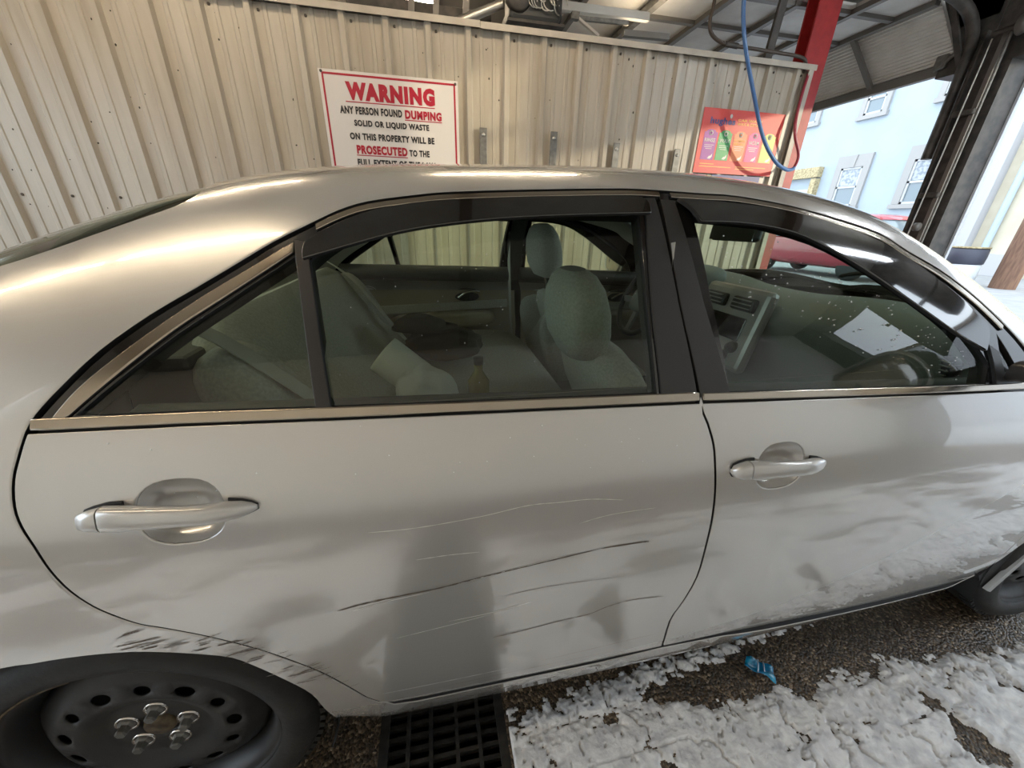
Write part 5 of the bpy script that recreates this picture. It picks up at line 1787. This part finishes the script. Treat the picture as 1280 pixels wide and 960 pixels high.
# armrests and pulls on the far doors (the near ones mirrored)
for S_ in (near, far):
    dts = [o for o in car.children if o.name.split('.')[0] in ('rear_door', 'front_door')]
    rdo = [o for o in dts if o.name.startswith('rear_door')][1 if S_.mirror else 0]
    fdo = [o for o in dts if o.name.startswith('front_door')][1 if S_.mirror else 0]
    for d_, x0, z0 in ((rdo, .66, .76), (fdo, 1.62, .74)):
        MB().blob((x0, S_.y(.115), z0), (.30, .055, .045), .5, 28, 12, rot=(0, -.04, 0)).build('armrest', 'trim_beige', d_)
        MB().blob((x0 + .14, S_.y(.088), z0 + .14), (.075, .014, .038), .8, 20, 10).build('pull_cup', 'dash_dark', d_)
        MB().tube(spline([(x0 + .09, S_.y(.10), z0 + .125), (x0 + .13, S_.y(.115), z0 + .155), (x0 + .18, S_.y(.115), z0 + .165), (x0 + .21, S_.y(.10), z0 + .16)], 5), .007, 8).build('door_pull', 'chrome', d_)
        MB().box((x0 - .02, S_.y(.090), z0 + .07), (.80, .012, .05), (0, -.04, 0), bev=.005).build('trim_insert', 'seat_fabric', d_)

# dashboard
prof = [(2.30, 1.000), (2.18, 1.045), (2.05, 1.045), (1.96, 1.018), (1.915, .965), (1.92, .90), (1.955, .82), (2.01, .70), (2.05, .50), (2.30, .50)]
prof = spline(prof[:9], 3) + [prof[9]]
dv, df = [], []
ys_ = np.linspace(.17, 1.65, 25)
for y_ in ys_:
    e_ = max(0, (.30 - y_) / .13, (y_ - 1.52) / .13)
    bulge = .03 * math.exp(-((y_ - .50) / .22) ** 2) + .035 * math.exp(-((y_ - 1.31) / .20) ** 2)
    for (px_, pz_) in prof:
        k = 1 if px_ < 2.2 else 0
        dv.append((px_ + k * (.10 * e_ * e_ - bulge * .8), y_, pz_ - k * .05 * e_ * e_ + (bulge if pz_ > .9 else 0)))
n = len(prof)
for i in range(len(ys_) - 1):
    for j in range(n):
        df.append((i * n + j, i * n + (j + 1) % n, (i + 1) * n + (j + 1) % n, (i + 1) * n + j))
dash = MB().add(dv, df, True).build('dashboard', 'dash_grey', car)
MB().box((1.865, .91, .90), (.05, .36, .34), (0, .22, 0), bev=.02).build('centre_stack', 'silver_plastic', dash)
for yy in (.83, .99):
    v_ = MB().box((1.855, yy, 1.005), (.03, .12, .055), (0, .22, 0), bev=.01).build('air_vent', 'dash_dark', dash)
    for dz in (-.012, .004, .020):
        MB().box((1.838, yy, 1.005 + dz), (.006, .10, .004)).build('vent_slat', 'silver_plastic', v_)
MB().box((1.842, .91, .905), (.012, .24, .095), (0, .22, 0), bev=.004).build('display', 'screen', dash)
for yy, zz in ((.80, .835), (.83, .79), (1.02, .835), (.99, .79)):
    MB().lathe([(0, -.03), (.022, -.03), (.026, 0), (0, 0)], (1.838 - (.86 - zz) * .2, yy, zz), (1, 0, .2), 20).build('knob', 'dash_dark', dash)
vn = MB().blob((1.975, .245, .955), (.022, .055, .034), .7, 24, 12).build('air_vent', 'dash_dark', dash)
for dz in (-.018, -.006, .006, .018):
    MB().box((1.953, .245, .955 + dz), (.006, .085, .003)).build('vent_slat', 'silver_plastic', vn)
MB().blob((1.93, 1.31, 1.07), (.10, .20, .05), .6, 24, 12).build('gauge_hood', 'dash_grey', dash)
MB().box((1.45, .91, .50), (.85, .18, .30), bev=.03).build('console', 'trim_grey', car)
sw = MB()
cw, ax1, ax2 = Vector((1.68, 1.31, .93)), Vector((0, 1, 0)), Vector((.38, 0, .92))
sw.tube([cw + ax1 * .18 * math.cos(a) + ax2 * .18 * math.sin(a) for a in np.linspace(0, 2 * math.pi, 41)], .014, 8, cap=False)
swo = sw.build('steering_wheel', 'dash_dark', car)
MB().blob(cw, (.035, .075, .065), .6, 20, 10, rot=(0, .39, 0)).build('horn_pad', 'dash_grey', swo)
for a in (-.1, math.pi + .1, -math.pi / 2):
    MB().bar(cw, cw + ax1 * .17 * math.cos(a) + ax2 * .17 * math.sin(a), .03, .015, (1, 0, 0)).build('spoke', 'silver_plastic', swo)
rvm = MB().box((1.80, .91, 1.275), (.035, .22, .065), (0, .1, .15), bev=.014).build('rear_view_mirror', 'dash_dark', car)
MB().box((1.780, .908, 1.273), (.004, .20, .052), (0, .1, .15)).build('mirror_glass', 'chrome', rvm)
MB().tube([(1.80, .91, 1.29), (1.86, .91, 1.325)], .009, 8).build('mirror_stem', 'dash_dark', rvm)

# ------------------------------------------------------------------ things left on the rear seat
ro = empty('paper_roll', (.49, .52, .76), 'white paper towel roll leaning on the rear seat', 'paper roll')
a, b = Vector((.455, .60, .935)), Vector((.575, .57, .835))
axr = (b - a).normalized()
MB().lathe([(.021, 0), (.056, 0), (.057, .01), (.057, (b - a).length - .01), (.056, (b - a).length), (.021, (b - a).length)], a, axr, 32).build('paper', 'paper', ro)
MB().lathe([(.021, -.002), (.019, -.002), (.019, (b - a).length), (.021, (b - a).length)], a, axr, 24, closed=True).build('core', 'cardboard', ro)


def crumple(c, r, seed, amp=.22, nu=40, nv=24):
    g = np.random.default_rng(seed)
    dirs = g.normal(size=(26, 3))
    dirs /= np.linalg.norm(dirs, axis=1, keepdims=True)
    ph = g.uniform(0, 6, 26)
    vs = []
    for j in range(nv + 1):
        p = -math.pi / 2 + math.pi * j / nv
        for i in range(nu):
            t = 2 * math.pi * i / nu
            d = np.array([math.cos(p) * math.cos(t), math.cos(p) * math.sin(t), math.sin(p)])
            f = 1 + amp * np.mean(np.abs(np.sin(dirs @ d * 5 + ph))) - amp * .6 + amp * .5 * math.sin(dirs[0] @ d * 7) * math.cos(dirs[1] @ d * 6)
            vs.append((c[0] + r[0] * d[0] * f, c[1] + r[1] * d[1] * f, c[2] + r[2] * d[2] * f))
    fs = [(j * nu + i, j * nu + (i + 1) % nu, (j + 1) * nu + (i + 1) % nu, (j + 1) * nu + i) for j in range(nv) for i in range(nu)]
    return MB().add(vs, fs, True)


crumple((.575, .44, .862), (.080, .072, .080), 3, .28).build('plastic_bag', 'plastic_bag', None, label='crumpled white plastic bag at the foot of the paper roll on the rear seat', cat='bag')
crumple((.485, .295, .855), (.058, .045, .07), 8, .2).build('shopping_bag', 'plastic_bag', None, label='pale grey shopping bag on the rear seat nearest the door', cat='bag')
ht = empty('sun_hat', (.56, 1.0, .88), 'dark brown hat lying on the rear seat behind the paper roll', 'hat')
MB().loft([((.55, 1.0, .906), (.10, 0, 0), (0, .09, 0)), ((.55, 1.0, .925), (.098, 0, 0), (0, .088, 0)), ((.545, 1.0, .935), (.08, 0, 0), (0, .072, 0)), ((.54, 1.0, .952), (.045, 0, 0), (0, .04, 0))], 28, 1.0).build('crown', 'hat_cloth', ht)
MB().loft([((.57, 1.0, .900), (.13, 0, .0), (0, .08, 0)), ((.57, 1.0, .908), (.128, 0, .0), (0, .078, 0))], 28, 1.0).build('brim', 'hat_cloth', ht)
crumple((.64, 1.0, .838), (.15, .16, .055), 12, .2).build('dark_jacket', 'hat_cloth', None, label='dark folded jacket under the hat on the rear seat', cat='jacket')
bt = empty('amber_bottle', (.70, .40, .72), 'small amber bottle beside the white bag on the rear seat', 'bottle')
MB().lathe([(0, 0), (.028, 0), (.030, .01), (.030, .10), (.012, .13), (.012, .15), (0, .15)], (.72, .50, .775), (0, 0, 1), 20).build('body', 'bottle_amber', bt)
MB().lathe([(0, .15), (.014, .15), (.014, .17), (0, .17)], (.72, .50, .775), (0, 0, 1), 16).build('cap', 'dash_dark', bt)
